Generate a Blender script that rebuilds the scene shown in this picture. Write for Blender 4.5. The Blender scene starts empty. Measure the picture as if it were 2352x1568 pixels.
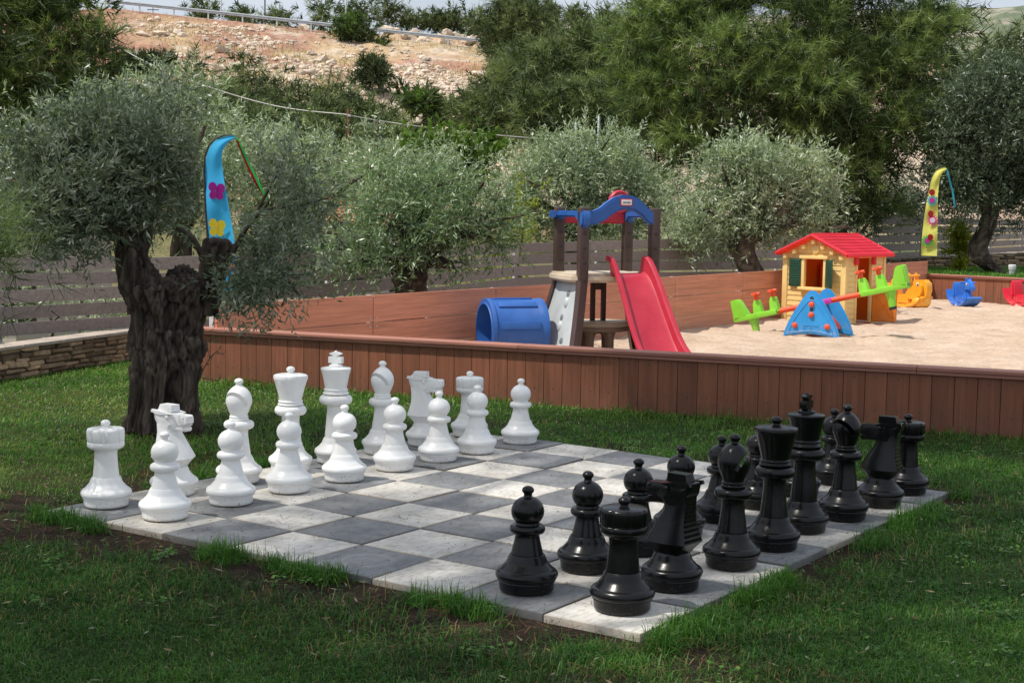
import bpy, bmesh, math, random
import numpy as np
from mathutils import Vector, Matrix, noise as mnoise
random.seed(7)
PI = math.pi
sc = bpy.context.scene
COL = sc.collection

# ------------------------------------------------------------------ camera
RIGHT = np.array([0.99987441, 0.00144095, 0.01578282])
UP = np.array([-0.01584847, 0.09090932, 0.99573306])
FWD = np.array([0.0, 0.99585813, -0.09092074])
CAMZ = 1.42205
FD = 3295.85


def at(px, py, Y):
    d = RIGHT*(px-1176)/FD + UP*(784-py)/FD + FWD
    d = d/d[1]*Y
    return np.array([d[0], d[1], CAMZ+d[2]])


def gnd(px, py, z):
    d = RIGHT*(px-1176)/FD + UP*(784-py)/FD + FWD
    t = (z-CAMZ)/d[2]
    return np.array([d[0]*t, d[1]*t, z])


cam = bpy.data.cameras.new('camera')
camo = bpy.data.objects.new('camera', cam)
COL.objects.link(camo)
camo.matrix_world = Matrix(((RIGHT[0], UP[0], -FWD[0], 0), (RIGHT[1], UP[1], -FWD[1], 0),
                            (RIGHT[2], UP[2], -FWD[2], CAMZ), (0, 0, 0, 1)))
cam.sensor_width = 36
cam.lens = 4842.876/3456*36
cam.clip_start = 0.05
cam.clip_end = 3000
sc.camera = camo

# ------------------------------------------------------------------ light
SUN = np.array([-0.46, -0.16, 0.87])
SUN /= np.linalg.norm(SUN)
sun_el = math.asin(SUN[2])
w = bpy.data.worlds.new('World')
sc.world = w
w.use_nodes = True
nt = w.node_tree
sky = nt.nodes.new('ShaderNodeTexSky')
sky.sky_type = 'NISHITA'
sky.sun_disc = False
sky.sun_elevation = sun_el
sky.sun_rotation = math.atan2(SUN[0], SUN[1])
sky.dust_density = 4.5
sky.air_density = 1.0
tcw = nt.nodes.new('ShaderNodeTexCoord')
mpw = nt.nodes.new('ShaderNodeMapping')
mpw.inputs['Scale'].default_value = (1.6, 1.6, 5)
nt.links.new(tcw.outputs['Generated'], mpw.inputs[0])
nzw = nt.nodes.new('ShaderNodeTexNoise')
nzw.inputs['Scale'].default_value = 1.7
nzw.inputs['Detail'].default_value = 7
nt.links.new(mpw.outputs[0], nzw.inputs['Vector'])
mrw = nt.nodes.new('ShaderNodeMapRange')
mrw.inputs[1].default_value = .32
mrw.inputs[2].default_value = .62
mrw.inputs[3].default_value = .42
mrw.inputs[4].default_value = .95
nt.links.new(nzw.outputs['Fac'], mrw.inputs[0])
mxw = nt.nodes.new('ShaderNodeMix')
mxw.data_type = 'RGBA'
mxw.inputs[7].default_value = (4.9, 5.35, 6.0, 1)
nt.links.new(mrw.outputs[0], mxw.inputs[0])
nt.links.new(sky.outputs[0], mxw.inputs[6])
nt.links.new(mxw.outputs[2], nt.nodes['Background'].inputs[0])
nt.nodes['Background'].inputs[1].default_value = 0.15
sl = bpy.data.lights.new('sun', 'SUN')
sl.energy = 4.5
sl.angle = math.radians(0.6)
sl.color = (1.0, 0.955, 0.88)
so = bpy.data.objects.new('sun', sl)
COL.objects.link(so)
so.rotation_euler = Vector(SUN).to_track_quat('Z', 'Y').to_euler()
so.location = (-20, 0, 40)
sc.view_settings.view_transform = 'Standard'
sc.view_settings.look = 'None'
sc.view_settings.exposure = 0
sc.view_settings.gamma = 1
sc.render.engine = 'CYCLES'
sc.cycles.use_denoising = True
sc.cycles.max_bounces = 6
sc.cycles.transparent_max_bounces = 4
sc.cycles.diffuse_bounces = 4
sc.cycles.sample_clamp_indirect = 6

# ------------------------------------------------------------------ materials


def new_mat(name):
    m = bpy.data.materials.new(name)
    m.use_nodes = True
    n = m.node_tree
    return m, n, n.nodes['Principled BSDF']


def N(nt, t, **kw):
    n = nt.nodes.new(t)
    for k, v in kw.items():
        if k in n.inputs:
            n.inputs[k].default_value = v
        else:
            setattr(n, k, v)
    return n


def c4(c):
    return (c[0], c[1], c[2], 1)


def ramp(nt, stops):
    r = nt.nodes.new('ShaderNodeValToRGB')
    e = r.color_ramp.elements
    while len(e) < len(stops):
        e.new(0.5)
    for k, (p, c) in enumerate(stops):
        e[k].position = p
        e[k].color = c4(c)
    return r


def mixc(nt, fac, a, b, blend='MIX'):
    m = nt.nodes.new('ShaderNodeMix')
    m.data_type = 'RGBA'
    m.blend_type = blend
    for s, v in ((0, fac), (6, a), (7, b)):
        if hasattr(v, 'is_linked') or hasattr(v, 'links'):
            nt.links.new(v, m.inputs[s])
        elif s == 0:
            m.inputs[0].default_value = v
        else:
            m.inputs[s].default_value = c4(v)
    return m.outputs[2]


def pm(name, col, rough=0.5, var=0.12, scale=6, bump=0.0, bscale=60, spec=0.5, stretch=(1, 1, 1), tint=False, coord='Object', detail=6, tintvar=0.35):
    """base colour broken up with noise; optional per-face tint attribute"""
    m, n, b = new_mat(name)
    tc = n.nodes.new('ShaderNodeTexCoord')
    mp = n.nodes.new('ShaderNodeMapping')
    mp.inputs['Scale'].default_value = stretch
    n.links.new(tc.outputs[coord], mp.inputs[0])
    nz = N(n, 'ShaderNodeTexNoise', Scale=scale, Detail=detail, Roughness=0.65)
    n.links.new(mp.outputs[0], nz.inputs['Vector'])
    lo = [max(0, x*(1-var*1.6)) for x in col]
    hi = [min(1, x*(1+var*1.6)) for x in col]
    r = ramp(n, [(0.25, lo), (0.75, hi)])
    n.links.new(nz.outputs['Fac'], r.inputs[0])
    out = r.outputs[0]
    if tint:
        a = n.nodes.new('ShaderNodeAttribute')
        a.attribute_name = 'tint'
        r2 = ramp(n, [(0.0, (1-tintvar,)*3), (1.0, (1+tintvar,)*3)])
        n.links.new(a.outputs['Fac'], r2.inputs[0])
        out = mixc(n, 1.0, out, r2.outputs[0], 'MULTIPLY')
    n.links.new(out, b.inputs['Base Color'])
    b.inputs['Roughness'].default_value = rough
    b.inputs['Specular IOR Level'].default_value = spec
    if bump:
        nb = N(n, 'ShaderNodeTexNoise', Scale=bscale, Detail=5)
        n.links.new(mp.outputs[0], nb.inputs['Vector'])
        bp = N(n, 'ShaderNodeBump', Strength=bump, Distance=0.01)
        n.links.new(nb.outputs['Fac'], bp.inputs['Height'])
        n.links.new(bp.outputs[0], b.inputs['Normal'])
    return m


def plastic(name, col, rough=0.38):
    """moulded outdoor plastic: slight mottling, dusty patches, fine orange peel"""
    m, n, b = new_mat(name)
    tc = n.nodes.new('ShaderNodeTexCoord')
    nz = N(n, 'ShaderNodeTexNoise', Scale=4.0, Detail=5)
    n.links.new(tc.outputs['Object'], nz.inputs['Vector'])
    r = ramp(n, [(0.3, [x*0.86 for x in col]), (0.7, [min(1, x*1.06+0.008) for x in col])])
    n.links.new(nz.outputs['Fac'], r.inputs[0])
    sx = n.nodes.new('ShaderNodeSeparateXYZ')
    n.links.new(tc.outputs['Object'], sx.inputs[0])
    zr = N(n, 'ShaderNodeMapRange')
    zr.inputs[1].default_value = .0
    zr.inputs[2].default_value = .20
    zr.inputs[3].default_value = .75
    zr.inputs[4].default_value = .02
    n.links.new(sx.outputs[2], zr.inputs[0])
    dn = N(n, 'ShaderNodeTexNoise', Scale=22, Detail=6, Roughness=.7)
    n.links.new(tc.outputs['Object'], dn.inputs['Vector'])
    dr = ramp(n, [(.46, (0,)*3), (.66, (1,)*3)])
    n.links.new(dn.outputs['Fac'], dr.inputs[0])
    dm = N(n, 'ShaderNodeMath', operation='MULTIPLY')
    n.links.new(zr.outputs[0], dm.inputs[0])
    n.links.new(dr.outputs[0], dm.inputs[1])
    n.links.new(mixc(n, dm.outputs[0], r.outputs[0], (.50, .38, .28)), b.inputs['Base Color'])
    rr = N(n, 'ShaderNodeMapRange')
    rr.inputs[3].default_value = rough-0.08
    rr.inputs[4].default_value = rough+0.16
    n.links.new(nz.outputs['Fac'], rr.inputs[0])
    n.links.new(rr.outputs[0], b.inputs['Roughness'])
    nb = N(n, 'ShaderNodeTexNoise', Scale=160, Detail=2)
    n.links.new(tc.outputs['Object'], nb.inputs['Vector'])
    bp = N(n, 'ShaderNodeBump', Strength=0.06, Distance=0.002)
    n.links.new(nb.outputs['Fac'], bp.inputs['Height'])
    n.links.new(bp.outputs[0], b.inputs['Normal'])
    return m


def leafmat(name, cols, transl=0.35, rough=0.5, spec=0.4):
    m, n, b = new_mat(name)
    a = n.nodes.new('ShaderNodeAttribute')
    a.attribute_name = 'tint'
    r = ramp(n, [(k/(len(cols)-1), c) for k, c in enumerate(cols)])
    n.links.new(a.outputs['Fac'], r.inputs[0])
    tc = n.nodes.new('ShaderNodeTexCoord')
    nz = N(n, 'ShaderNodeTexNoise', Scale=1.3, Detail=2)
    n.links.new(tc.outputs['Object'], nz.inputs['Vector'])
    r2 = ramp(n, [(0.3, (0.72, 0.76, 0.7)), (0.7, (1.2, 1.15, 1.1))])
    n.links.new(nz.outputs['Fac'], r2.inputs[0])
    out = mixc(n, 1.0, r.outputs[0], r2.outputs[0], 'MULTIPLY')
    n.links.new(out, b.inputs['Base Color'])
    b.inputs['Roughness'].default_value = rough
    b.inputs['Specular IOR Level'].default_value = spec
    t = n.nodes.new('ShaderNodeBsdfTranslucent')
    tw = mixc(n, 1.0, out, (1.0, 1.15, 0.62), 'MULTIPLY')
    n.links.new(tw, t.inputs[0])
    mx = n.nodes.new('ShaderNodeMixShader')
    mx.inputs[0].default_value = transl
    n.links.new(b.outputs[0], mx.inputs[1])
    n.links.new(t.outputs[0], mx.inputs[2])
    n.links.new(mx.outputs[0], n.nodes['Material Output'].inputs[0])
    return m


# ------------------------------------------------------------------ objects
def tag(o, label=None, cat=None, group=None, kind=None):
    if label:
        o['label'] = label
    if cat:
        o['category'] = cat
    if group:
        o['group'] = group
    if kind:
        o['kind'] = kind
    return o


def thing(name, label, cat, loc=(0, 0, 0), rz=0.0, group=None):
    o = bpy.data.objects.new(name, None)
    COL.objects.link(o)
    o.empty_display_size = 0.1
    o.location = tuple(float(x) for x in loc)
    o.rotation_euler = (0, 0, rz)
    return tag(o, label, cat, group)


def link(name, me, mat, parent=None):
    o = bpy.data.objects.new(name, me)
    COL.objects.link(o)
    if mat is not None and not me.materials:
        for m in (mat if isinstance(mat, (list, tuple)) else [mat]):
            me.materials.append(m)
    if parent is not None:
        o.parent = parent
    return o


def sharp(me, deg=35):
    me.shade_smooth()
    me.set_sharp_from_angle(angle=math.radians(deg))


def np_mesh(name, V, k, tint=None, smooth=False):
    """V: (n*k,3) soup of k-gons"""
    me = bpy.data.meshes.new(name)
    nv = len(V)
    nf = nv//k
    me.vertices.add(nv)
    me.vertices.foreach_set('co', np.ascontiguousarray(V, dtype=np.float32).ravel())
    me.loops.add(nv)
    me.loops.foreach_set('vertex_index', np.arange(nv, dtype=np.int32))
    me.polygons.add(nf)
    me.polygons.foreach_set('loop_start', np.arange(0, nv, k, dtype=np.int32))
    me.update(calc_edges=True)
    if tint is not None:
        a = me.attributes.new('tint', 'FLOAT', 'FACE')
        a.data.foreach_set('value', np.ascontiguousarray(tint, dtype=np.float32))
    if smooth:
        me.shade_smooth()
    return me


class MB:
    """small mesh builder: boxes, tubes, lathes and prisms collected into ONE mesh"""

    def __init__(self):
        self.v = []
        self.f = []
        self.t = []

    def add(self, vs, fs, tint=0.5, M=None):
        o = len(self.v)
        for p in vs:
            self.v.append(tuple(M @ Vector(p)) if M is not None else tuple(p))
        for q in fs:
            self.f.append([o+i for i in q])
            self.t.append(tint)
        return self

    def box(self, c, s, rz=0, M=None, tint=0.5, bev=0.0):
        x, y, z = s[0]/2, s[1]/2, s[2]/2
        m = Matrix.Translation(Vector([float(a) for a in c])) @ Matrix.Rotation(rz, 4, 'Z')
        if M is not None:
            m = M @ m
        if bev <= 0:
            vs = [(-x, -y, -z), (x, -y, -z), (x, y, -z), (-x, y, -z), (-x, -y, z), (x, -y, z), (x, y, z), (-x, y, z)]
            fs = [(0, 3, 2, 1), (4, 5, 6, 7), (0, 1, 5, 4), (1, 2, 6, 5), (2, 3, 7, 6), (3, 0, 4, 7)]
            return self.add(vs, fs, tint, m)
        bm = bmesh.new()
        bmesh.ops.create_cube(bm, size=1)
        for v in bm.verts:
            v.co = Vector((v.co.x*s[0], v.co.y*s[1], v.co.z*s[2]))
        bmesh.ops.bevel(bm, geom=bm.edges[:], offset=min(bev, min(s)*0.45), segments=2, affect='EDGES', profile=0.6)
        self.bm(bm, m, tint)
        return self

    def bm(self, bm, m=None, tint=0.5):
        bm.verts.index_update()
        self.add([v.co.copy() for v in bm.verts], [[v.index for v in f.verts] for f in bm.faces], tint, m)
        bm.free()
        return self

    def tube(self, pts, rad, n=10, cap=True, M=None, tint=0.5, flat=1.0):
        pts = [Vector([float(a) for a in p]) for p in pts]
        if not hasattr(rad, '__len__'):
            rad = [rad]*len(pts)
        vs, fs = [], []
        prev = None
        for i, p in enumerate(pts):
            if i == 0:
                d = pts[1]-p
            elif i == len(pts)-1:
                d = p-pts[i-1]
            else:
                d = pts[i+1]-pts[i-1]
            d.normalize()
            if prev is None:
                u = d.cross(Vector((0, 0, 1)))
                if u.length < 1e-3:
                    u = d.cross(Vector((0, 1, 0)))
            else:
                u = prev-d*prev.dot(d)
            u.normalize()
            prev = u
            v = d.cross(u)
            for k in range(n):
                a = 2*PI*k/n
                vs.append(p+(u*math.cos(a)+v*math.sin(a)*flat)*rad[i])
        for i in range(len(pts)-1):
            for k in range(n):
                a, b = i*n+k, i*n+(k+1) % n
                fs.append((a, b, b+n, a+n))
        if cap:
            fs.append(tuple(range(n))[::-1])
            fs.append(tuple(range((len(pts)-1)*n, len(pts)*n)))
        return self.add(vs, fs, tint, M)

    def lathe(self, prof, n=48, M=None, tint=0.5, fn=None):
        """prof: list of (r,z) bottom to top; fn(i,angle,r,z)->r modulates"""
        vs, fs = [], []
        for i, (r, z) in enumerate(prof):
            for k in range(n):
                a = 2*PI*k/n
                q = fn(i, a, r, z) if fn else r
                vs.append((q*math.cos(a), q*math.sin(a), z))
        for i in range(len(prof)-1):
            for k in range(n):
                a, b = i*n+k, i*n+(k+1) % n
                fs.append((a, b, b+n, a+n))
        fs.append(tuple(range(n))[::-1])
        fs.append(tuple(range((len(prof)-1)*n, len(prof)*n)))
        return self.add(vs, fs, tint, M)

    def prism(self, poly, d0, d1, axis='y', M=None, tint=0.5, bev=0.0):
        """poly in 2D (a,b) extruded from d0 to d1; axis y: (a,d,b); x: (d,a,b); z: (a,b,d)"""
        def P(a, b, d):
            return {'y': (a, d, b), 'x': (d, a, b), 'z': (a, b, d)}[axis]
        n = len(poly)
        vs = [P(a, b, d0) for a, b in poly]+[P(a, b, d1) for a, b in poly]
        fs = [tuple(range(n)), tuple(range(n, 2*n))[::-1]]
        for k in range(n):
            fs.append((k, k+n, (k+1) % n+n, (k+1) % n))
        if bev > 0:
            bm = bmesh.new()
            bv = [bm.verts.new(p) for p in vs]
            for f in fs:
                bm.faces.new([bv[i] for i in f])
            bmesh.ops.recalc_face_normals(bm, faces=bm.faces[:])
            ed = [e for e in bm.edges if (e.verts[0].index < 0) or True]
            cap = [e for e in bm.edges if abs(len(e.link_faces)) == 2 and any(len(f.verts) == n for f in e.link_faces)]
            bmesh.ops.bevel(bm, geom=cap if n > 4 else ed, offset=bev, segments=2, affect='EDGES', clamp_overlap=True)
            return self.bm(bm, M, tint)
        return self.add(vs, fs, tint, M)

    def ball(self, c, r, M=None, tint=0.5, s=(1, 1, 1), sub=3):
        bm = bmesh.new()
        bmesh.ops.create_icosphere(bm, subdivisions=sub, radius=r)
        m = Matrix.Translation(Vector([float(a) for a in c])) @ Matrix.Diagonal((*s, 1))
        return self.bm(bm, (M @ m) if M is not None else m, tint)

    def mesh(self, name, smooth=None, recalc=True):
        me = bpy.data.meshes.new(name)
        me.from_pydata(self.v, [], self.f)
        a = me.attributes.new('tint', 'FLOAT', 'FACE')
        a.data.foreach_set('value', self.t)
        if recalc:
            bm = bmesh.new()
            bm.from_mesh(me)
            bmesh.ops.recalc_face_normals(bm, faces=bm.faces[:])
            bm.to_mesh(me)
            bm.free()
        if smooth is not None:
            sharp(me, smooth)
        return me

    def build(self, name, mat, parent=None, smooth=None):
        return link(name, self.mesh(name, smooth), mat, parent)


def evaluated_mesh(o, name):
    dg = bpy.context.evaluated_depsgraph_get()
    dg.update()
    return bpy.data.meshes.new_from_object(o.evaluated_get(dg))


def copy_thing(o):
    c = o.copy()
    COL.objects.link(c)
    for ch in list(o.children):
        d = ch.copy()
        COL.objects.link(d)
        d.parent = c
        for g in list(ch.children):
            e = g.copy()
            COL.objects.link(e)
            e.parent = d
    return c


# ------------------------------------------------------------------ numpy noise
def _hash(ix, iy, iz, seed):
    h = (ix*374761393+iy*668265263+iz*2147483647 % 1274126177+iz*1103515245+seed*974711) & 0xffffffff
    h = ((h ^ (h >> 13))*1274126177) & 0xffffffff
    h = h ^ (h >> 16)
    return (h & 0xffff)/65535.0


def vnoise(x, y, seed=0):
    x = np.asarray(x, float)
    y = np.asarray(y, float)
    ix = np.floor(x).astype(np.int64)
    iy = np.floor(y).astype(np.int64)
    fx = x-ix
    fy = y-iy
    fx = fx*fx*(3-2*fx)
    fy = fy*fy*(3-2*fy)
    z = np.zeros_like(ix)
    a = _hash(ix, iy, z, seed)
    b = _hash(ix+1, iy, z, seed)
    c = _hash(ix, iy+1, z, seed)
    d = _hash(ix+1, iy+1, z, seed)
    return (a*(1-fx)+b*fx)*(1-fy)+(c*(1-fx)+d*fx)*fy


def fbm(x, y, seed=0, o=4):
    s = 0
    a = 0.5
    t = 0
    for k in range(o):
        s = s+a*vnoise(x*2**k, y*2**k, seed+k*17)
        t += a
        a *= 0.55
    return s/t


def unit(v):
    return v/np.maximum(np.linalg.norm(v, axis=-1, keepdims=True), 1e-9)


# ------------------------------------------------------------------ foliage
def leaf_quads(rng, P, D, L, W):
    n = len(P)
    r = unit(rng.normal(size=(n, 3)))
    side = unit(np.cross(D, r))
    nor = np.cross(side, D)
    L = np.asarray(L).reshape(-1, 1)*np.ones((n, 1))
    W = np.asarray(W).reshape(-1, 1)*np.ones((n, 1))
    bend = nor*L*rng.uniform(-.12, .12, (n, 1))
    mid = P+D*L*0.48+bend
    V = np.stack([P, mid-side*W/2, P+D*L, mid+side*W/2], 1)
    return V.reshape(-1, 3)


def sample_lobes(rng, lobes, n, shell=2.4):
    lo = np.array([l[:6] for l in lobes], float)
    wt = np.array([(l[6] if len(l) > 6 else 1.0)*(l[3]*l[4]*l[5])**0.67 for l in lobes])
    k = rng.choice(len(lobes), n, p=wt/wt.sum())
    d = unit(rng.normal(size=(n, 3)))
    r = rng.uniform(0, 1, (n, 1))**(1/shell)
    return lo[k, :3]+d*lo[k, 3:6]*r, d, k


def expand(rng, lobes, k=6, sc_=.46, keepw=.35):
    """cover every lobe with smaller lobes so the crown has bumps and dark hollows"""
    out = []
    for l in lobes:
        w = l[6] if len(l) > 6 else 1.0
        out.append((l[0], l[1], l[2], l[3]*.7, l[4]*.7, l[5]*.7, w*keepw))
        for j in range(k):
            d = unit(rng.normal(size=3)+np.array([0, -.25, .25]))
            f = rng.uniform(.6, 1.0)
            q = sc_*rng.uniform(.6, 1.25)
            out.append((l[0]+d[0]*l[3]*f, l[1]+d[1]*l[4]*f, l[2]+d[2]*l[5]*f, l[3]*q, l[4]*q, l[5]*q*.85, w))
    return out


def twig_crown(name, parent, mat, lobes, nclump, twigs, leaves, leaf, twig, clump_r, seed, up=0.25, droop=0.0, spread=1.0, shell=2.4, tintr=(0, 1), keep=None):
    """olive-like foliage: clumps of leafy twigs"""
    rng = np.random.default_rng(seed)
    lobes = expand(rng, lobes)
    C, d, k = sample_lobes(rng, lobes, nclump, shell)
    nt_ = nclump*twigs
    Ci = np.repeat(C, twigs, 0)
    Di = np.repeat(d, twigs, 0)
    P = Ci+rng.normal(size=(nt_, 3))*clump_r
    if keep is not None:
        ok = keep(P)
        P, Di, Ci = P[ok], Di[ok], Ci[ok]
        nt_ = len(P)
    T = unit(Di*0.8+rng.normal(size=(nt_, 3))*0.6*spread+np.array([0, 0, up-droop]))
    tl = twig*rng.uniform(.6, 1.3, (nt_, 1))
    ct = np.repeat(rng.uniform(0, 1, nclump), twigs)
    if keep is not None:
        ct = ct[ok]
    out = []
    tints = []
    for j in range(leaves):
        f = (j+rng.uniform(0, 1, (nt_, 1)))/leaves
        p = P+T*tl*f
        p[:, 2] -= (droop*0.35*tl*f*f)[:, 0]
        r = unit(np.cross(T, rng.normal(size=(nt_, 3))))
        D = unit(T*0.75+r*0.75)
        tt_ = np.clip(tintr[0]+(tintr[1]-tintr[0])*(0.3*ct+0.7*rng.uniform(0, 1, nt_)), 0, 1)
        if keep is not None:
            kp = keep(p) & keep(p+D*leaf[0])
            p, D, tt_ = p[kp], D[kp], tt_[kp]
        out.append(leaf_quads(rng, p, D, leaf[0]*rng.uniform(.65, 1.25, len(p)), leaf[1]*rng.uniform(.75, 1.2, len(p))))
        tints.append(tt_)
    V = np.concatenate(out)
    return link(name, np_mesh(name, V, 4, np.concatenate(tints)), mat, parent)


def needle_crown(name, parent, mat, lobes, nclump, tufts, needles, length, width, clump_r, seed, up=0.45, shell=2.6, flat=0.6, tuftlen=0.15, keep=None):
    """pine foliage: tufts of needles on short shoots"""
    rng = np.random.default_rng(seed)
    lobes = expand(rng, lobes, 5, .5, .3)
    C, d, k = sample_lobes(rng, lobes, nclump, shell)
    n = nclump*tufts
    off = rng.normal(size=(n, 3))*clump_r*np.array([1, 1, flat])
    P = np.repeat(C, tufts, 0)+off
    ct = np.repeat(rng.uniform(0, 1, nclump), tufts)
    Di = np.repeat(d, tufts, 0)
    if keep is not None:
        ok = keep(P)
        P, Di, ct, off = P[ok], Di[ok], ct[ok], off[ok]
        n = len(P)
    T = unit(Di*0.6+off/clump_r*0.5+rng.normal(size=(n, 3))*0.35+np.array([0, 0, up]))
    out, ti = [], []
    for j in range(needles):
        f = rng.uniform(0, 1, (n, 1))
        b = P+T*tuftlen*f
        r = unit(np.cross(T, rng.normal(size=(n, 3))))
        D = unit(T*rng.uniform(.35, 1.1, (n, 1))+r*0.8)
        s = unit(np.cross(D, rng.normal(size=(n, 3))))
        L = length*rng.uniform(.6, 1.15, (n, 1))
        out.append(np.stack([b-s*width/2, b+s*width/2, b+D*L], 1).reshape(-1, 3))
        ti.append(np.clip(0.35*ct+0.25*f[:, 0]+0.4*rng.uniform(0, 1, n), 0, 1))
    return link(name, np_mesh(name, np.concatenate(out), 3, np.concatenate(ti)), mat, parent)


M_olive = leafmat('olive_leaf', [(0.045, 0.066, 0.038), (0.105, 0.138, 0.088), (0.22, 0.26, 0.19), (0.46, 0.50, 0.42)], 0.3, 0.36, 0.6)
M_olive_sun = leafmat('pale_olive_leaf', [(0.07, 0.10, 0.055), (0.17, 0.215, 0.14), (0.37, 0.445, 0.31), (0.64, 0.71, 0.56)], 0.34, 0.38, 0.6)
M_olive_green = leafmat('green_olive_leaf', [(0.04, 0.080, 0.03), (0.10, 0.175, 0.072), (0.21, 0.30, 0.155), (0.45, 0.53, 0.38)], 0.3, 0.36, 0.6)
M_olive_dark = leafmat('dark_olive_leaf', [(0.024, 0.042, 0.022), (0.052, 0.082, 0.044), (0.10, 0.14, 0.085), (0.21, 0.26, 0.18)], 0.22, 0.38, 0.6)
M_pine = leafmat('pine_needles', [(0.05, 0.085, 0.024), (0.12, 0.185, 0.050), (0.23, 0.305, 0.085), (0.42, 0.45, 0.17)], 0.3, 0.4, 0.5)
M_pine_far = leafmat('far_pine_needles', [(0.065, 0.095, 0.040), (0.135, 0.180, 0.072), (0.235, 0.285, 0.120), (0.36, 0.40, 0.18)], 0.3, 0.5, 0.3)
M_pine_shade = leafmat('shaded_inner_needles', [(.017, .032, .011), (.038, .060, .021), (.075, .108, .040)], .15, .6, .2)  # darker needles paint the shade deep inside the big pine's crown
M_pine_far_shade = leafmat('shaded_inner_far_needles', [(.026, .042, .018), (.055, .080, .032), (.10, .135, .055)], .2, .6, .2)  # same painted crown shade, lighter, for the other pines and shrubs
M_broad = leafmat('broad_leaf', [(0.05, 0.10, 0.015), (0.10, 0.18, 0.03), (0.17, 0.26, 0.05)], 0.4, 0.5, 0.3)
M_yellowleaf = leafmat('yellow_green_leaf', [(0.14, 0.19, 0.02), (0.28, 0.32, 0.03), (0.42, 0.42, 0.05)], 0.4, 0.5, 0.3)
M_bark = pm('olive_bark', (0.078, 0.060, 0.048), 0.9, 0.5, 14, 1.0, 40, 0.15, (1, 1, 0.22), True, detail=9, tintvar=.85)
M_bark2 = pm('grey_bark', (0.13, 0.105, 0.085), 0.9, 0.4, 8, 0.6, 30, 0.15, (1, 1, 0.35), True, tintvar=.7)
M_pinebark = pm('pine_bark', (0.10, 0.07, 0.05), 0.9, 0.35, 5, 0.6, 24, 0.15, (1, 1, 0.4))


def lobe_px(px, py, Y, rx, ry, rz, wgt=1.0):
    p = at(px, py, Y)
    return (p[0], p[1], p[2], rx, ry, rz, wgt)


# ------------------------------------------------------------------ layout constants
TILE = 0.4
O0 = np.array([0.44994577, 4.75600432])
UA = np.array([-0.81698, 0.57606])*1.0    # black side towards white side
VA = np.array([0.57607, 0.81737])
UA /= np.linalg.norm(UA)
VA = np.array([-UA[1], UA[0]])*-1
if VA[0] < 0:
    VA = -VA


def bd(u, v, z=0.0):
    p = O0+UA*u*TILE+VA*v*TILE
    return np.array([p[0], p[1], z])


LAWN_Z = -0.017
SAND_Z = -0.10
WA = np.array([-2.62, 11.86])                   # front sandbox wall, left end
WD = np.array([5.97, -2.44])
WD = WD/np.linalg.norm(WD)
WN = np.array([WD[1], -WD[0]])                   # towards the camera
if WN[1] > 0:
    WN = -WN
BK0 = np.array([-2.47, 11.9])
BK1 = np.array([7.72, 26.8])
RT1 = np.array([15.0, 19.2])

# ------------------------------------------------------------------ ground sheet with the hill
HZ = lambda px: 483.14+(px-1176)*0.0157875


def hill_z(X, Y):
    a = X/np.maximum(Y, 1)
    px = 1176+FD*a
    g = np.interp(px, [-400, 150, 250, 590, 850, 1110, 1500, 2000, 2600], [70, 34, 28, 64, 92, 118, 160, 200, 200])
    zr = CAMZ+(HZ(px)-g)/FD*150
    t = np.clip((Y-52)/98, 0, 1)
    z = -1.2+(zr+1.2)*(0.25*t*t+0.75*t)
    z = np.where(Y < 52, -1.2, z)
    # road shelf, rock bank above it, then the top
    bank = np.interp(px, [560, 640, 760, 1000, 1200, 1500], [0.0, .5, 1.7, 2.2, 2.6, 3.4])
    b = np.clip((Y-157)/5, 0, 1)
    b = b*b*(3-2*b)
    z = np.where(Y > 150, zr+bank*b-np.where(px < 620, np.clip((Y-157)*0.05, 0, 12), -np.clip((Y-163)*0.01, 0, 3)), z)
    amp = np.clip((Y-52)/30, 0, 1)*np.where((Y > 149) & (Y < 157), 0.1, 1)
    z = z+amp*((fbm(X*0.06, Y*0.06, 3)-.5)*3.0*np.clip((150-Y)/60, 0, 1)+(fbm(X*0.35, Y*0.35, 9)-.5)*1.1)
    z = z+np.where((Y > 157) & (Y < 164), (fbm(X*.5, Y*.5, 21)-.5)*2.4+(fbm(X*1.6, Y*1.6, 22)-.5)*1.2, 0)
    return z


def grid_mesh(name, X, Y, Z, smooth=True):
    ny, nx = X.shape
    V = np.stack([X, Y, Z], -1).reshape(-1, 3)
    i = np.arange(ny-1)[:, None]*nx+np.arange(nx-1)[None]
    F = np.stack([i, i+1, i+nx+1, i+nx], -1).reshape(-1, 4)
    me = bpy.data.meshes.new(name)
    me.vertices.add(len(V))
    me.vertices.foreach_set('co', V.astype(np.float32).ravel())
    me.loops.add(F.size)
    me.loops.foreach_set('vertex_index', F.astype(np.int32).ravel())
    me.polygons.add(len(F))
    me.polygons.foreach_set('loop_start', np.arange(0, F.size, 4, dtype=np.int32))
    me.update(calc_edges=True)
    if smooth:
        me.shade_smooth()
    return me


def set_col(me, C):
    a = me.color_attributes.new('col', 'FLOAT_COLOR', 'POINT')
    c = np.ones((len(C), 4), np.float32)
    c[:, :3] = C
    a.data.foreach_set('color', c.ravel())


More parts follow.
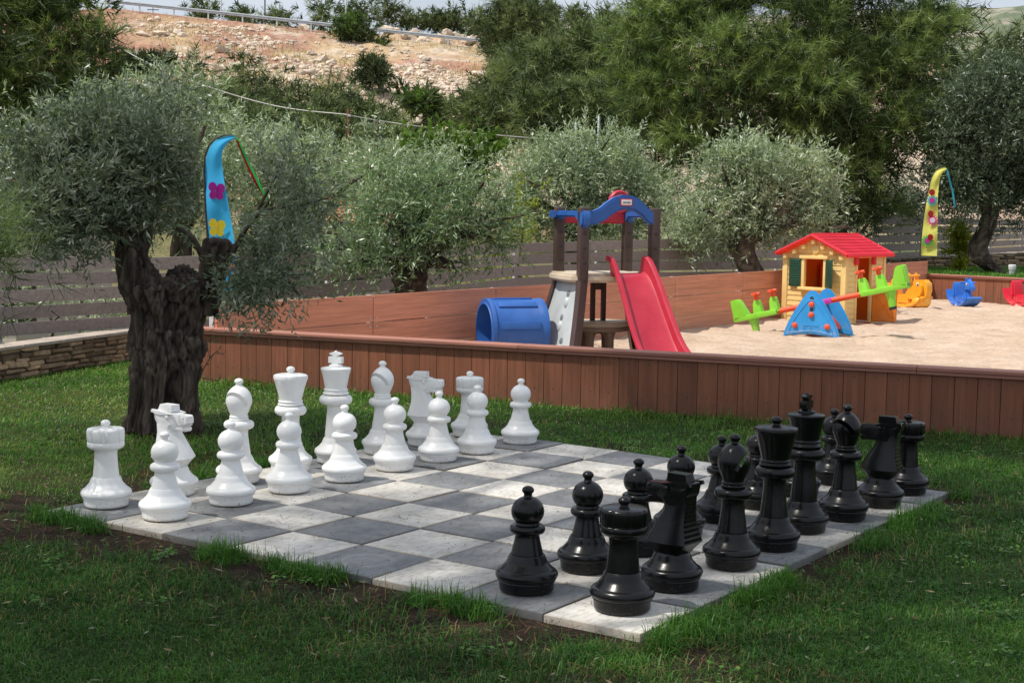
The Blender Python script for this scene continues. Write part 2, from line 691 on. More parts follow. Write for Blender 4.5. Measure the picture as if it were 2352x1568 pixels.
def colmat(name, rough=0.95, nscale=1.0, bump=0.6, bscale=3, bdist=0.3, sv=0.35):
    m, n, b = new_mat(name)
    a = n.nodes.new('ShaderNodeAttribute')
    a.attribute_name = 'col'
    tc = n.nodes.new('ShaderNodeTexCoord')
    nz = N(n, 'ShaderNodeTexNoise', Scale=nscale, Detail=8, Roughness=0.7)
    n.links.new(tc.outputs['Object'], nz.inputs['Vector'])
    r = ramp(n, [(0.25, (1-sv,)*3), (0.75, (1+sv,)*3)])
    n.links.new(nz.outputs['Fac'], r.inputs[0])
    out = mixc(n, 1.0, a.outputs['Color'], r.outputs[0], 'MULTIPLY')
    n.links.new(out, b.inputs['Base Color'])
    b.inputs['Roughness'].default_value = rough
    b.inputs['Specular IOR Level'].default_value = 0.1
    nb = N(n, 'ShaderNodeTexNoise', Scale=bscale, Detail=6)
    n.links.new(tc.outputs['Object'], nb.inputs['Vector'])
    bp = N(n, 'ShaderNodeBump', Strength=bump, Distance=bdist)
    n.links.new(nb.outputs['Fac'], bp.inputs['Height'])
    n.links.new(bp.outputs[0], b.inputs['Normal'])
    return m


ys = np.concatenate([np.linspace(-60, 48, 28), np.arange(50, 175, 0.8), np.linspace(176, 420, 40), np.linspace(440, 1500, 14)])
ang = np.concatenate([np.linspace(-1.6, -0.42, 20), np.linspace(-0.40, 0.45, 190), np.linspace(0.47, 1.6, 20)])
A, Yg = np.meshgrid(ang, ys)
Xg = A*np.maximum(np.abs(Yg), 45)
Zg = hill_z(Xg, Yg)
me = grid_mesh('ground', Xg, Yg, Zg)
px = 1176+FD*Xg/np.maximum(Yg, 45)
n1 = fbm(Xg*.12, Yg*.12, 5)[..., None]
n2 = fbm(Xg*.5, Yg*.5, 6)[..., None]
n3 = fbm(Xg*1.3, Yg*1.3, 8)[..., None]
pink = np.array([0.34, 0.19, 0.135])
tan = np.array([0.44, 0.32, 0.19])
pale = np.array([0.52, 0.43, 0.34])
green = np.array([0.10, 0.12, 0.045])
wt_t = np.clip((n1-.42)*6+(Yg[..., None]-115)/60, 0, 1)
Cg = pink*(1-wt_t)+tan*wt_t
lf = np.clip((430-px)/150, 0, 1)[..., None]*np.clip((Yg[..., None]-90)/20, 0, 1)
Cg = Cg*(1-.7*lf)+np.array([0.30, 0.15, 0.11])*.7*lf
rk = np.clip((n2-.56)*7, 0, 1)*(0.8-.5*lf)
Cg = Cg*(1-rk)+pale*rk
rt = (np.clip((px-700)/200, 0, 1)*np.clip((135-Yg)/25, 0, 1)*np.clip((Yg-60)/20, 0, 1))[..., None]
Cg = Cg*(1-.7*rt)+pale*.7*rt
gr = np.clip((n1-.62)*8, 0, 1)*.35+np.clip((75-Yg[..., None])/15, 0, 1)*.8
gr = np.clip(gr, 0, 1)
Cg = Cg*(1-gr)+green*gr
bkm = ((Yg > 156) & (Yg < 166) & (px > 600))[..., None]
Cg = np.where(bkm, np.array([0.46, 0.33, 0.22])*(0.6+.8*n3), Cg)
Cg = np.where(((Yg > 151) & (Yg < 156))[..., None], np.array([0.06, 0.06, 0.062]), Cg)
far = (Yg > 170)[..., None]
Cg = np.where(far, np.array([0.17, 0.18, 0.09])*(0.7+.6*n2), Cg)
set_col(me, np.clip(Cg, 0, 1).reshape(-1, 3))
tag(link('ground', me, colmat('ground_soil', 0.95, 0.9, 0.9, 1.6, 0.5)), kind='structure')

# distant hill on the right
yy = np.linspace(300, 620, 60)
aa = np.linspace(-0.05, 0.75, 140)
A, Yf = np.meshgrid(aa, yy)
Xf = A*Yf
top = CAMZ+(HZ(1176+FD*A)-np.interp(A, [-.05, .1, .3, .34, .5, .75], [60, 40, 22, 14, 40, 120]))/FD*600
Zf = 2+(top-2)*((Yf-300)/320)+(fbm(Xf*.03, Yf*.03, 2)-.5)*10
me = grid_mesh('hill', Xf, Yf, Zf)
f1 = fbm(Xf*.06, Yf*.06, 41)[..., None]
f2 = fbm(Xf*.22, Yf*.22, 44)[..., None]
Ch = np.array([0.33, 0.30, 0.24])*(1-np.clip((f1+f2-.92)*9, 0, 1))+np.array([0.13, 0.155, 0.10])*np.clip((f1+f2-.92)*9, 0, 1)
set_col(me, Ch.reshape(-1, 3))
tag(link('hill', me, colmat('hill_scrub', 0.95, 0.25, 0.8, 0.3, 1.5)), kind='structure')

# ------------------------------------------------------------------ lawn


def ymax(X):
    X = np.asarray(X, float)
    fw = WA[1]+(X-WA[0])*WD[1]/WD[0]+0.03
    sw = 13.33+1.069*(X+3.58)+0.1
    return np.where(X > -2.62, fw, np.minimum(sw, 14.35))


def soil_mask(X, Y):
    """0 grass .. 1 bare soil, mostly in a band round the board"""
    u = ((X-O0[0])*UA[0]+(Y-O0[1])*UA[1])/TILE
    v = ((X-O0[0])*VA[0]+(Y-O0[1])*VA[1])/TILE
    du = np.maximum(np.maximum(-u, u-8), 0)
    dv = np.maximum(np.maximum(-v, v-8), 0)
    d = np.hypot(du, dv)*TILE
    n = fbm(X*2.6, Y*2.6, 31)
    front = (v < 0.2) | (u > 7.6)
    reach = np.where(front, 0.85, 0.42)
    s = np.clip((n-0.44+np.where(front, .115, .0))*8, 0, 1)*np.clip(1.25-d/reach, 0, 1)
    left = np.clip(1.25-np.hypot((u-8.5)/1.9, (v+1.3)/2.0), 0, 1)
    return np.clip(s+left*np.clip((n-.36)*5, 0, 1), 0, 1)


xs = np.linspace(-12, 14, 200)
tt = np.linspace(0, 1, 130)
Xl, Tl = np.meshgrid(xs, tt)
Yl = -7+(ymax(Xl)+7)*Tl
Zl = LAWN_Z+(fbm(Xl*1.2, Yl*1.2, 51)-.5)*0.02-0.012
me = grid_mesh('lawn', Xl, Yl, Zl)
sm = soil_mask(Xl, Yl)[..., None]
gc = np.array([0.030, 0.050, 0.014])*(0.6+.8*fbm(Xl*3, Yl*3, 61)[..., None])
dry = np.clip((fbm(Xl*.5, Yl*.5, 65)[..., None]-.52)*5, 0, 1)*.6
gc = gc*(1-dry)+np.array([0.075, 0.070, 0.028])*dry
sc_ = np.array([0.034, 0.023, 0.017])*(0.6+.8*fbm(Xl*9, Yl*9, 71)[..., None])
set_col(me, (gc*(1-sm)+sc_*sm).reshape(-1, 3))
tag(link('lawn', me, colmat('lawn_soil', 0.95, 26, 1.0, 60, 0.02, 0.5)), kind='structure')


def blades(name, X, Y, Z, H, Wd, lean, rng, mat, tint):
    n = len(X)
    P = np.stack([X, Y, Z], 1)
    a = rng.uniform(0, 2*PI, n)
    ld = np.stack([np.cos(a), np.sin(a), np.zeros(n)], 1)
    sd = np.stack([-np.sin(a+rng.normal(0, .8, n)), np.cos(a), np.zeros(n)], 1)
    sd = unit(sd)
    H = H[:, None]
    lean = lean[:, None]
    W2 = Wd[:, None]/2
    up = np.array([0, 0, 1.0])
    m = P+up*H*0.55*np.sqrt(np.clip(1-lean*lean*.35, .1, 1))+ld*H*0.35*lean
    t = P+up*H*np.clip(1-lean*.65, .05, 1)+ld*H*lean*0.95
    q = np.stack([P-sd*W2, P+sd*W2, m+sd*W2*.8, m-sd*W2*.8], 1).reshape(-1, 3)
    q2 = np.stack([m-sd*W2*.8, m+sd*W2*.8, t+sd*W2*.12, t-sd*W2*.12], 1).reshape(-1, 3)
    return link(name, np_mesh(name, np.concatenate([q, q2]), 4, np.concatenate([tint, np.clip(tint+.08, 0, 1)])), mat)


M_grass = leafmat('grass_blades', [(0.015, 0.040, 0.007), (0.034, 0.106, 0.014), (0.076, 0.205, 0.026), (0.145, 0.295, 0.045), (0.30, 0.23, 0.10)], 0.35, 0.45, 0.35)
rng = np.random.default_rng(11)


def lawn_points(n, y0, y1):
    Y = np.sqrt(rng.uniform(y0*y0, y1*y1, n))
    X = rng.uniform(-.64, .64, n)*Y
    return X, Y


GX, GY, GS = [], [], []
for n, y0, y1 in ((310000, 2.9, 5.6), (225000, 5.6, 8.6), (255000, 8.6, 14.4)):
    X, Y = lawn_points(n, y0, y1)
    ok = Y < ymax(X)-0.06
    GX.append(X[ok])
    GY.append(Y[ok])
X = np.concatenate(GX)
Y = np.concatenate(GY)
u = ((X-O0[0])*UA[0]+(Y-O0[1])*UA[1])/TILE
v = ((X-O0[0])*VA[0]+(Y-O0[1])*VA[1])/TILE
mar = 0.015/TILE
inside = (u > -mar) & (u < 8+mar) & (v > -mar) & (v < 8+mar)
trunkd = np.hypot(X+2.34, Y-9.45)
sm = soil_mask(X, Y)
keep = (~inside) & (trunkd > 0.2) & (rng.uniform(0, 1, len(X)) > sm*0.975) & (rng.uniform(0, 1, len(X)) < -.05+1.7*fbm(X*4.5, Y*4.5, 81))
X, Y, u, v, sm = X[keep], Y[keep], u[keep], v[keep], sm[keep]
n = len(X)
ed = np.hypot(np.maximum(np.maximum(-u, u-8), 0), np.maximum(np.maximum(-v, v-8), 0))*TILE
near = np.clip(1-ed/.22, 0, 1)
wl = np.clip(1-(ymax(X)-Y)/.45, 0, 1)
H = (0.014+0.046*fbm(X*2.2, Y*2.2, 91))*rng.uniform(.45, 1.45, n)*(1+1.1*near*rng.uniform(0, 1, n)+1.0*wl*(X > -2.7)+.8*sm)
lean = np.clip(rng.normal(.78, .36, n)+.2*near, 0, 1.35)
Wd = np.clip(0.00055*Y+rng.uniform(0, .0012, n), .0022, .009)
tint = np.clip(0.22*rng.uniform(0, 1, n)+.75*fbm(X*1.1, Y*1.1, 95)-.12+.12*rng.normal(size=n), 0, .8)
tint = np.clip(tint+.16*np.clip((Y-5.5)/2.5, 0, 1), 0, .8)
tint = np.clip(tint+np.clip(-X-1.2, 0, 1.5)*.13*fbm(X*.8, Y*.8, 131)*(Y > 6), 0, .85)
tint = np.where(rng.uniform(0, 1, n) < .03+.10*sm+.05*(X < -1.5), .98, tint)
Zb = LAWN_Z+(fbm(X*1.2, Y*1.2, 51)-.5)*0.02-0.016
tag(blades('lawn_grass', X, Y, Zb, H, Wd, lean, rng, M_grass, tint), kind='stuff', label='short green lawn grass around the chess board', cat='grass')

# longer tufts leaning over the slab edges
nt_ = 640
side = rng.integers(0, 3, nt_)
s = rng.uniform(-.2, 8.2, nt_)
offs = rng.uniform(.06, .9, nt_)/1.0*0.4
tu = np.where(side == 0, s, np.where(side == 1, -offs, 8+offs*.7))
tv = np.where(side == 0, -offs, s)
ok = vnoise(s*1.7+side*11, side*3.3, 515) > .47
side, s, offs, tu, tv = side[ok], s[ok], offs[ok], tu[ok], tv[ok]
nt_ = len(s)
tx = O0[0]+(UA[0]*tu+VA[0]*tv)*TILE
ty = O0[1]+(UA[1]*tu+VA[1]*tv)*TILE
k = 34
X = np.repeat(tx, k)+rng.normal(0, .022, nt_*k)
Y = np.repeat(ty, k)+rng.normal(0, .022, nt_*k)
u = ((X-O0[0])*UA[0]+(Y-O0[1])*UA[1])/TILE
v = ((X-O0[0])*VA[0]+(Y-O0[1])*VA[1])/TILE
ok = ~((u > -.03) & (u < 8.03) & (v > -.03) & (v < 8.03))
X, Y = X[ok], Y[ok]
n = len(X)
tag(blades('edge_grass', X, Y, np.full(n, LAWN_Z-.012), rng.uniform(.03, .125, n), rng.uniform(.002, .0046, n), np.clip(rng.normal(.6, .35, n), 0, 1.3), rng, M_grass,
           np.clip(.25+.35*rng.uniform(0, 1, n), 0, 1)), kind='stuff', label='long loose grass tufts leaning over the slab edges', cat='grass')

# fallen pine needles and twigs on soil, grass and slabs
n = 9500
X, Y = lawn_points(n, 3.0, 8.5)
u = ((X-O0[0])*UA[0]+(Y-O0[1])*UA[1])/TILE
v = ((X-O0[0])*VA[0]+(Y-O0[1])*VA[1])/TILE
onb = (u > .05) & (u < 7.95) & (v > .05) & (v < 7.95)
ok = (onb & (rng.uniform(0, 1, n) < .10)) | (~onb & (soil_mask(X, Y) > .25))
X, Y, onb = X[ok], Y[ok], onb[ok]
n = len(X)
a = rng.uniform(0, PI, n)
D = np.stack([np.cos(a), np.sin(a), rng.uniform(0, .12, n)*(~onb)], 1)
P = np.stack([X, Y, np.where(onb, .0035, LAWN_Z-.012+.012)], 1)
L = rng.uniform(.04, .10, n)[:, None]
S = np.stack([-np.sin(a), np.cos(a), np.zeros(n)], 1)*.0011
V = np.stack([P-S, P+S, P+D*L+S, P+D*L-S], 1).reshape(-1, 3)
M_litter = leafmat('litter', [(0.05, 0.025, 0.015), (0.13, 0.06, 0.035), (0.24, 0.13, 0.07)], 0.05, 0.8, 0.1)
tag(link('needle_litter', np_mesh('needle_litter', V, 4, rng.uniform(0, 1, n)), M_litter), kind='stuff', label='fallen brown pine needles on soil and slabs', cat='litter')

# brown seed scales on the slabs
n = 620
uu = rng.uniform(0.05, 7.95, n)
vv = rng.uniform(0.05, 7.95, n)
mb = MB()
for i in range(n):
    p = bd(uu[i], vv[i], .003)
    a = rng.uniform(0, PI)
    l, ww = rng.uniform(.003, .0065), rng.uniform(.002, .0032)
    c, s_ = math.cos(a), math.sin(a)
    q = [(-l, 0, 0), (0, -ww, 0), (l, 0, 0), (0, ww, 0), (0, 0, ww*1.1)]
    mb.add([(p[0]+x*c-y*s_, p[1]+x*s_+y*c, p[2]+z) for x, y, z in q], [(0, 1, 4), (1, 2, 4), (2, 3, 4), (3, 0, 4)], rng.uniform(0, 1))
tag(mb.build('seed_litter', M_litter), kind='stuff', label='small brown seed scales scattered over the slabs', cat='litter')

# ------------------------------------------------------------------ chess board slabs


def slabmat(name, col, lo, stain):
    m, n, b = new_mat(name)
    tc = n.nodes.new('ShaderNodeTexCoord')
    oi = n.nodes.new('ShaderNodeObjectInfo')
    ad = N(n, 'ShaderNodeVectorMath', operation='MULTIPLY_ADD')
    n.links.new(oi.outputs['Random'], ad.inputs[0])
    ad.inputs[1].default_value = (37, 91, 53)
    n.links.new(tc.outputs['Object'], ad.inputs[2])
    nz = N(n, 'ShaderNodeTexNoise', Scale=5.5, Detail=8, Roughness=0.68)
    n.links.new(ad.outputs[0], nz.inputs['Vector'])
    r = ramp(n, [(0.28, lo), (0.6, col), (0.8, [x*1.12 for x in col])])
    n.links.new(nz.outputs['Fac'], r.inputs[0])
    n2 = N(n, 'ShaderNodeTexNoise', Scale=60, Detail=4)
    mp = n.nodes.new('ShaderNodeMapping')
    mp.inputs['Scale'].default_value = (1, .35, 1)
    n.links.new(ad.outputs[0], mp.inputs[0])
    n.links.new(mp.outputs[0], n2.inputs['Vector'])
    r2 = ramp(n, [(0.33, (0.74, 0.72, 0.68)), (0.5, (1, 1, 1)), (0.72, (1.06, 1.06, 1.06))])
    n.links.new(n2.outputs['Fac'], r2.inputs[0])
    out = mixc(n, 1.0, r.outputs[0], r2.outputs[0], 'MULTIPLY')
    # worn pale or damp ring where pieces stood, strength differs slab by slab
    sx = n.nodes.new('ShaderNodeSeparateXYZ')
    n.links.new(tc.outputs['Object'], sx.inputs[0])
    ln = N(n, 'ShaderNodeVectorMath', operation='LENGTH')
    cb = n.nodes.new('ShaderNodeCombineXYZ')
    n.links.new(sx.outputs[0], cb.inputs[0])
    n.links.new(sx.outputs[1], cb.inputs[1])
    n.links.new(cb.outputs[0], ln.inputs[0])
    pr = N(n, 'ShaderNodeMath', operation='ADD')
    n.links.new(ln.outputs['Value'], pr.inputs[0])
    wob = N(n, 'ShaderNodeMath', operation='MULTIPLY')
    n.links.new(nz.outputs['Fac'], wob.inputs[0])
    wob.inputs[1].default_value = 0.07
    n.links.new(wob.outputs[0], pr.inputs[1])
    rg = ramp(n, [(0.0, (.55,)*3), (0.07, (.5,)*3), (0.115, (0,)*3), (0.135, (.9,)*3), (0.16, (0,)*3)])
    n.links.new(pr.outputs[0], rg.inputs[0])
    gt = N(n, 'ShaderNodeMapRange')
    gt.inputs[1].default_value = .45
    gt.inputs[2].default_value = 1.0
    n.links.new(oi.outputs['Random'], gt.inputs[0])
    fm = N(n, 'ShaderNodeMath', operation='MULTIPLY')
    n.links.new(rg.outputs[0], fm.inputs[0])
    n.links.new(gt.outputs[0], fm.inputs[1])
    f2 = N(n, 'ShaderNodeMath', operation='MULTIPLY')
    n.links.new(fm.outputs[0], f2.inputs[0])
    f2.inputs[1].default_value = .55
    out = mixc(n, f2.outputs[0], out, stain)
    # brown edges
    mxx = N(n, 'ShaderNodeMath', operation='ABSOLUTE')
    n.links.new(sx.outputs[0], mxx.inputs[0])
    mxy = N(n, 'ShaderNodeMath', operation='ABSOLUTE')
    n.links.new(sx.outputs[1], mxy.inputs[0])
    mx = N(n, 'ShaderNodeMath', operation='MAXIMUM')
    n.links.new(mxx.outputs[0], mx.inputs[0])
    n.links.new(mxy.outputs[0], mx.inputs[1])
    er = ramp(n, [(0.183, (0,)*3), (0.1985, (.6,)*3)])
    n.links.new(mx.outputs[0], er.inputs[0])
    out = mixc(n, er.outputs[0], out, (lo[0]*.72, lo[1]*.62, lo[2]*.5))
    # slab to slab variation
    vr = ramp(n, [(0, (.88, .87, .86)), (1, (1.08, 1.08, 1.09))])
    n.links.new(oi.outputs['Random'], vr.inputs[0])
    out = mixc(n, 1.0, out, vr.outputs[0], 'MULTIPLY')
    n.links.new(out, b.inputs['Base Color'])
    b.inputs['Roughness'].default_value = 0.62
    b.inputs['Specular IOR Level'].default_value = 0.4
    nb = N(n, 'ShaderNodeTexNoise', Scale=110, Detail=6)
    n.links.new(ad.outputs[0], nb.inputs['Vector'])
    bp = N(n, 'ShaderNodeBump', Strength=0.35, Distance=0.003)
    n.links.new(nb.outputs['Fac'], bp.inputs['Height'])
    n.links.new(bp.outputs[0], b.inputs['Normal'])
    return m


M_slab_w = slabmat('light_slab_concrete', (0.60, 0.575, 0.53), (0.45, 0.42, 0.37), (0.74, 0.73, 0.70))
M_slab_d = slabmat('dark_slab_concrete', (0.215, 0.222, 0.23), (0.135, 0.138, 0.142), (0.33, 0.33, 0.32))
slab_me = {}
for kname, m in (('light', M_slab_w), ('dark', M_slab_d)):
    for var_ in range(3):
        mb = MB()
        mb.box((0, 0, -.03), (.3955, .3955, .06), bev=.006)
        me = mb.mesh('paving_slab', 30)
        me.materials.append(m)
        slab_me[(kname, var_)] = me
brot = math.atan2(UA[1], UA[0])
ordn = ['first', 'second', 'third', 'fourth', 'fifth', 'sixth', 'seventh', 'eighth']
back = ['left rook', 'left knight', 'left bishop', 'queen', 'king', 'right bishop', 'right knight', 'right rook']
for i in range(8):
    for j in range(8):
        kn = 'light' if (i+j) % 2 == 0 else 'dark'
        o = bpy.data.objects.new('paving_slab', slab_me[(kn, (i*3+j) % 3)])
        COL.objects.link(o)
        p = bd(i+.5, j+.5, random.uniform(-.005, .002))
        o.location = tuple(p)
        o.rotation_euler = (random.gauss(0, .005), random.gauss(0, .005), brot+random.gauss(0, .006))
        if i == 0:
            bb = ['front rook', 'front knight', 'front bishop', 'queen', 'king', 'far bishop', 'far knight', 'far rook'][j]
            lab = f'{kn} concrete slab under the black {bb}'
        elif i == 7:
            lab = f'{kn} concrete slab under the white {back[j]}'
        else:
            lab = f'{kn} concrete slab, {ordn[i]} row from the black back rank, {ordn[j]} from the front edge of the board'
        tag(o, lab, 'paving slab', 'concrete slabs forming the chess board')

# ------------------------------------------------------------------ chess pieces


def piecemat(name, white):
    m, n, b = new_mat(name)
    tc = n.nodes.new('ShaderNodeTexCoord')
    oi = n.nodes.new('ShaderNodeObjectInfo')
    ad = N(n, 'ShaderNodeVectorMath', operation='MULTIPLY_ADD')
    n.links.new(oi.outputs['Random'], ad.inputs[0])
    ad.inputs[1].default_value = (17, 31, 23)
    n.links.new(tc.outputs['Object'], ad.inputs[2])
    nz = N(n, 'ShaderNodeTexNoise', Scale=7, Detail=5)
    n.links.new(ad.outputs[0], nz.inputs['Vector'])
    if white:
        r = ramp(n, [(.3, (.80, .79, .76)), (.65, (.88, .88, .87))])
    else:
        r = ramp(n, [(.3, (.0022, .0022, .0026)), (.7, (.0045, .0045, .005))])
    n.links.new(nz.outputs['Fac'], r.inputs[0])
    out = r.outputs[0]
    sx = n.nodes.new('ShaderNodeSeparateXYZ')
    n.links.new(tc.outputs['Object'], sx.inputs[0])
    hz = N(n, 'ShaderNodeMapRange')
    hz.inputs[1].default_value = .0
    hz.inputs[2].default_value = .05 if white else .07
    hz.inputs[3].default_value = 1
    hz.inputs[4].default_value = 0
    n.links.new(sx.outputs[2], hz.inputs[0])
    # splashed soil specks low on the base
    vz = N(n, 'ShaderNodeTexNoise', Scale=75 if white else 60, Detail=3, Roughness=.6)
    n.links.new(ad.outputs[0], vz.inputs['Vector'])
    th = ramp(n, [(.60, (0,)*3), (.67, (1,)*3)])
    n.links.new(vz.outputs['Fac'], th.inputs[0])
    fm = N(n, 'ShaderNodeMath', operation='MULTIPLY')
    n.links.new(th.outputs[0], fm.inputs[0])
    n.links.new(hz.outputs[0], fm.inputs[1])
    out = mixc(n, fm.outputs[0], out, (.16, .12, .09) if white else (.03, .028, .025))
    # thin film of dirt at the foot
    h2 = N(n, 'ShaderNodeMapRange')
    h2.inputs[1].default_value = .0
    h2.inputs[2].default_value = .016
    h2.inputs[3].default_value = .5
    h2.inputs[4].default_value = 0
    n.links.new(sx.outputs[2], h2.inputs[0])
    out = mixc(n, h2.outputs[0], out, (.42, .36, .28) if white else (.03, .029, .027))
    ge = n.nodes.new('ShaderNodeNewGeometry')
    sn = n.nodes.new('ShaderNodeSeparateXYZ')
    n.links.new(ge.outputs['Normal'], sn.inputs[0])
    ur = ramp(n, [(.35, (0,)*3), (1.0, (1,)*3)])
    n.links.new(sn.outputs[2], ur.inputs[0])
    dz = N(n, 'ShaderNodeTexNoise', Scale=26, Detail=7, Roughness=.75)
    n.links.new(ad.outputs[0], dz.inputs['Vector'])
    dzr = ramp(n, [(.42, (0,)*3), (.72, ((.28 if white else .10),)*3)])
    n.links.new(dz.outputs['Fac'], dzr.inputs[0])
    dmu = N(n, 'ShaderNodeMath', operation='MULTIPLY')
    n.links.new(ur.outputs[0], dmu.inputs[0])
    n.links.new(dzr.outputs[0], dmu.inputs[1])
    out = mixc(n, dmu.outputs[0], out, (.55, .52, .46) if white else (.075, .072, .066))
    n.links.new(out, b.inputs['Base Color'])
    rr = N(n, 'ShaderNodeMapRange')
    rr.inputs[3].default_value = .24 if white else .20
    rr.inputs[4].default_value = .40 if white else .32
    n.links.new(nz.outputs['Fac'], rr.inputs[0])
    n.links.new(rr.outputs[0], b.inputs['Roughness'])
    b.inputs['Specular IOR Level'].default_value = .5 if white else .33
    nb = N(n, 'ShaderNodeTexNoise', Scale=18, Detail=3)
    n.links.new(ad.outputs[0], nb.inputs['Vector'])
    bp = N(n, 'ShaderNodeBump', Strength=0.09, Distance=0.01)
    n.links.new(nb.outputs['Fac'], bp.inputs['Height'])
    n.links.new(bp.outputs[0], b.inputs['Normal'])
    return m


M_white = piecemat('white_piece_plastic', True)
M_black = piecemat('black_piece_plastic', False)


def smoothp(pts, k=5):
    """Catmull-Rom through (r,z) points"""
    out = []
    P = [pts[0]]+list(pts)+[pts[-1]]
    for i in range(1, len(P)-2):
        a, b, c, d = (np.array(q, float) for q in P[i-1:i+3])
        for s in range(k):
            t = s/k
            out.append(tuple(.5*((2*b)+(c-a)*t+(2*a-5*b+4*c-d)*t*t+(3*b-a-3*c+d)*t**3)))
    out.append(tuple(pts[-1]))
    return [(max(r, .0005), z) for r, z in out]


def arc(rc, zc, rr, a0, a1, n=10, sz=1.0):
    return [(rc+rr*math.cos(a0+(a1-a0)*k/n), zc+rr*sz*math.sin(a0+(a1-a0)*k/n)) for k in range(n+1)]


BASE = [(.001, 0), (.096, 0), (.100, .002), (.1025, .006), (.1035, .012), (.1045, .037), (.105, .0385), (.1095, .0405)] + \
    arc(.094, .062, .0243, -.95, 1.2, 12, .92) + \
    smoothp([(.1005, .0845), (.089, .0965), (.0785, .109), (.073, .122), (.0715, .126)], 4) + [(.066, .137), (.0645, .139), (.0622, .1392), (.0622, .1375), (.0605, .1375), (.0605, .141)]


def collar(r, z, h, rin):
    return arc(r-h*.62, z, h*.62, -PI/2, PI/2, 10, .8)


def knob(z, s=1.0):
    return [(.0155*s, z), (.0148*s, z+.005*s)]+arc(.0, z+.019*s, .0228*s, -.75, 1.5, 12, .72)


def prof_pawn():
    p = BASE+smoothp([(.0605, .141), (.055, .165), (.0485, .192), (.046, .208), (.0465, .213)], 4)
    p += [(.05, .215)]+arc(.0505, .2335, .0168, -PI/2, PI/2, 10, 1.02)+[(.047, .2515), (.0465, .253)]
    p += [(.0622*math.cos(a), .2995+.0575*math.sin(a)) for a in np.linspace(-.78, 1.27, 20)]
    p += smoothp([(.0165, .356), (.0152, .363), (.0165, .368)], 3)+[(.0230*math.cos(a), .3795+.0165*math.sin(a)) for a in np.linspace(-.6, 1.53, 12)]
    return p


def prof_rook():
    p = BASE+smoothp([(.0605, .141), (.057, .18), (.0535, .22), (.0525, .25), (.0545, .262)], 5)
    p += smoothp([(.0555, .264), (.066, .2705), (.078, .2765), (.0845, .283)], 4)+[(.0862, .288), (.0862, .3045), (.0850, .3062), (.0838, .3070), (.0838, .3085), (.0852, .3095)]
    p += [(.0868, .313), (.0872, .356), (.0862, .362), (.0835, .3665), (.079, .3685), (.05, .3725), (.02, .374)]
    p += knob(.374, .98)
    return p


def rook_fn(i, a, r, z):
    if .30 < z < .369 and r > .08:
        s = (a*8/(2*PI)) % 1
        if s < .16 and (z > .355 or z < .322):
            return r-.005
    return r


def prof_bishop():
    p = BASE+smoothp([(.0605, .141), (.055, .18), (.049, .225), (.0465, .258), (.048, .272)], 5)
    p += [(.055, .275)]+arc(.0585, .2985, .0195, -PI/2, PI/2, 10, 1.08)+[(.05, .321)]
    p += arc(.0445, .3275, .0055, -PI/2, PI/2, 6)+[(.0442, .3345)]+arc(.0435, .341, .0052, -PI/2, PI/2, 6)+[(.043, .348)]
    p += smoothp([(.044, .351), (.055, .378), (.0645, .405), (.067, .425), (.0635, .448), (.052, .471), (.036, .489), (.022, .4985), (.0165, .503)], 5)
    p += knob(.503, 1.0)
    return p


def prof_queen():
    p = BASE+smoothp([(.0605, .141), (.056, .18), (.0505, .23), (.0475, .275), (.049, .300)], 5)
    p += [(.056, .304)]+arc(.0635, .3295, .0222, -PI/2, PI/2, 10, 1.12)+[(.056, .3545)]
    p += [(.0665, .3575)]+arc(.064, .363, .005, -PI/2, PI/2, 6)+[(.063, .3705)]+arc(.0615, .3785, .0052, -PI/2, PI/2, 6)+[(.0600, .386)]
    p += [(.0605, .389), (.067, .42), (.0775, .458), (.0865, .487), (.0915, .4985), (.0925, .504), (.0925, .512), (.0905, .519), (.083, .5225), (.05, .528), (.02, .5305)]
    p += knob(.531, 1.02)
    return p


def queen_fn(i, a, r, z):
    if z > .497 and r > .08:
        s = abs(math.sin(a*5))
        return r*(0.955+.05*s)
    return r


def prof_king():
    p = BASE+smoothp([(.0605, .141), (.058, .18), (.0525, .24), (.049, .29), (.0505, .318)], 5)
    p += [(.058, .324)]+arc(.0675, .352, .0245, -PI/2, PI/2, 10, 1.08)+[(.058, .3795)]
    p += [(.071, .382)]+arc(.0675, .388, .0055, -PI/2, PI/2, 6)+[(.0655, .396), (.064, .402)]+arc(.0625, .408, .0055, -PI/2, PI/2, 6)+[(.061, .416)]
    p += [(.0615, .419), (.0675, .455), (.0765, .497), (.0835, .5195), (.0845, .524), (.0835, .528), (.08, .5305), (.045, .536), (.0385, .5365), (.039, .542), (.037, .546), (.028, .549)]
    return p


def king_cross(mb):
    mb.prism([(-.027, .546), (.027, .546), (.0205, .556), (.0405, .556), (.042, .559), (.042, .589), (.0405, .592), (.016, .592), (.0165, .598), (.036, .606), (.036, .611), (.014, .618), (-.014, .618), (-.036, .611), (-.036, .606), (-.0165, .598), (-.016, .592), (-.0405, .592), (-.042, .589), (-.042, .559), (-.0405, .556), (-.0205, .556)], -.015, .015, 'y', bev=.0035)
    mb.ball((0, 0, .616), .011, sub=2)


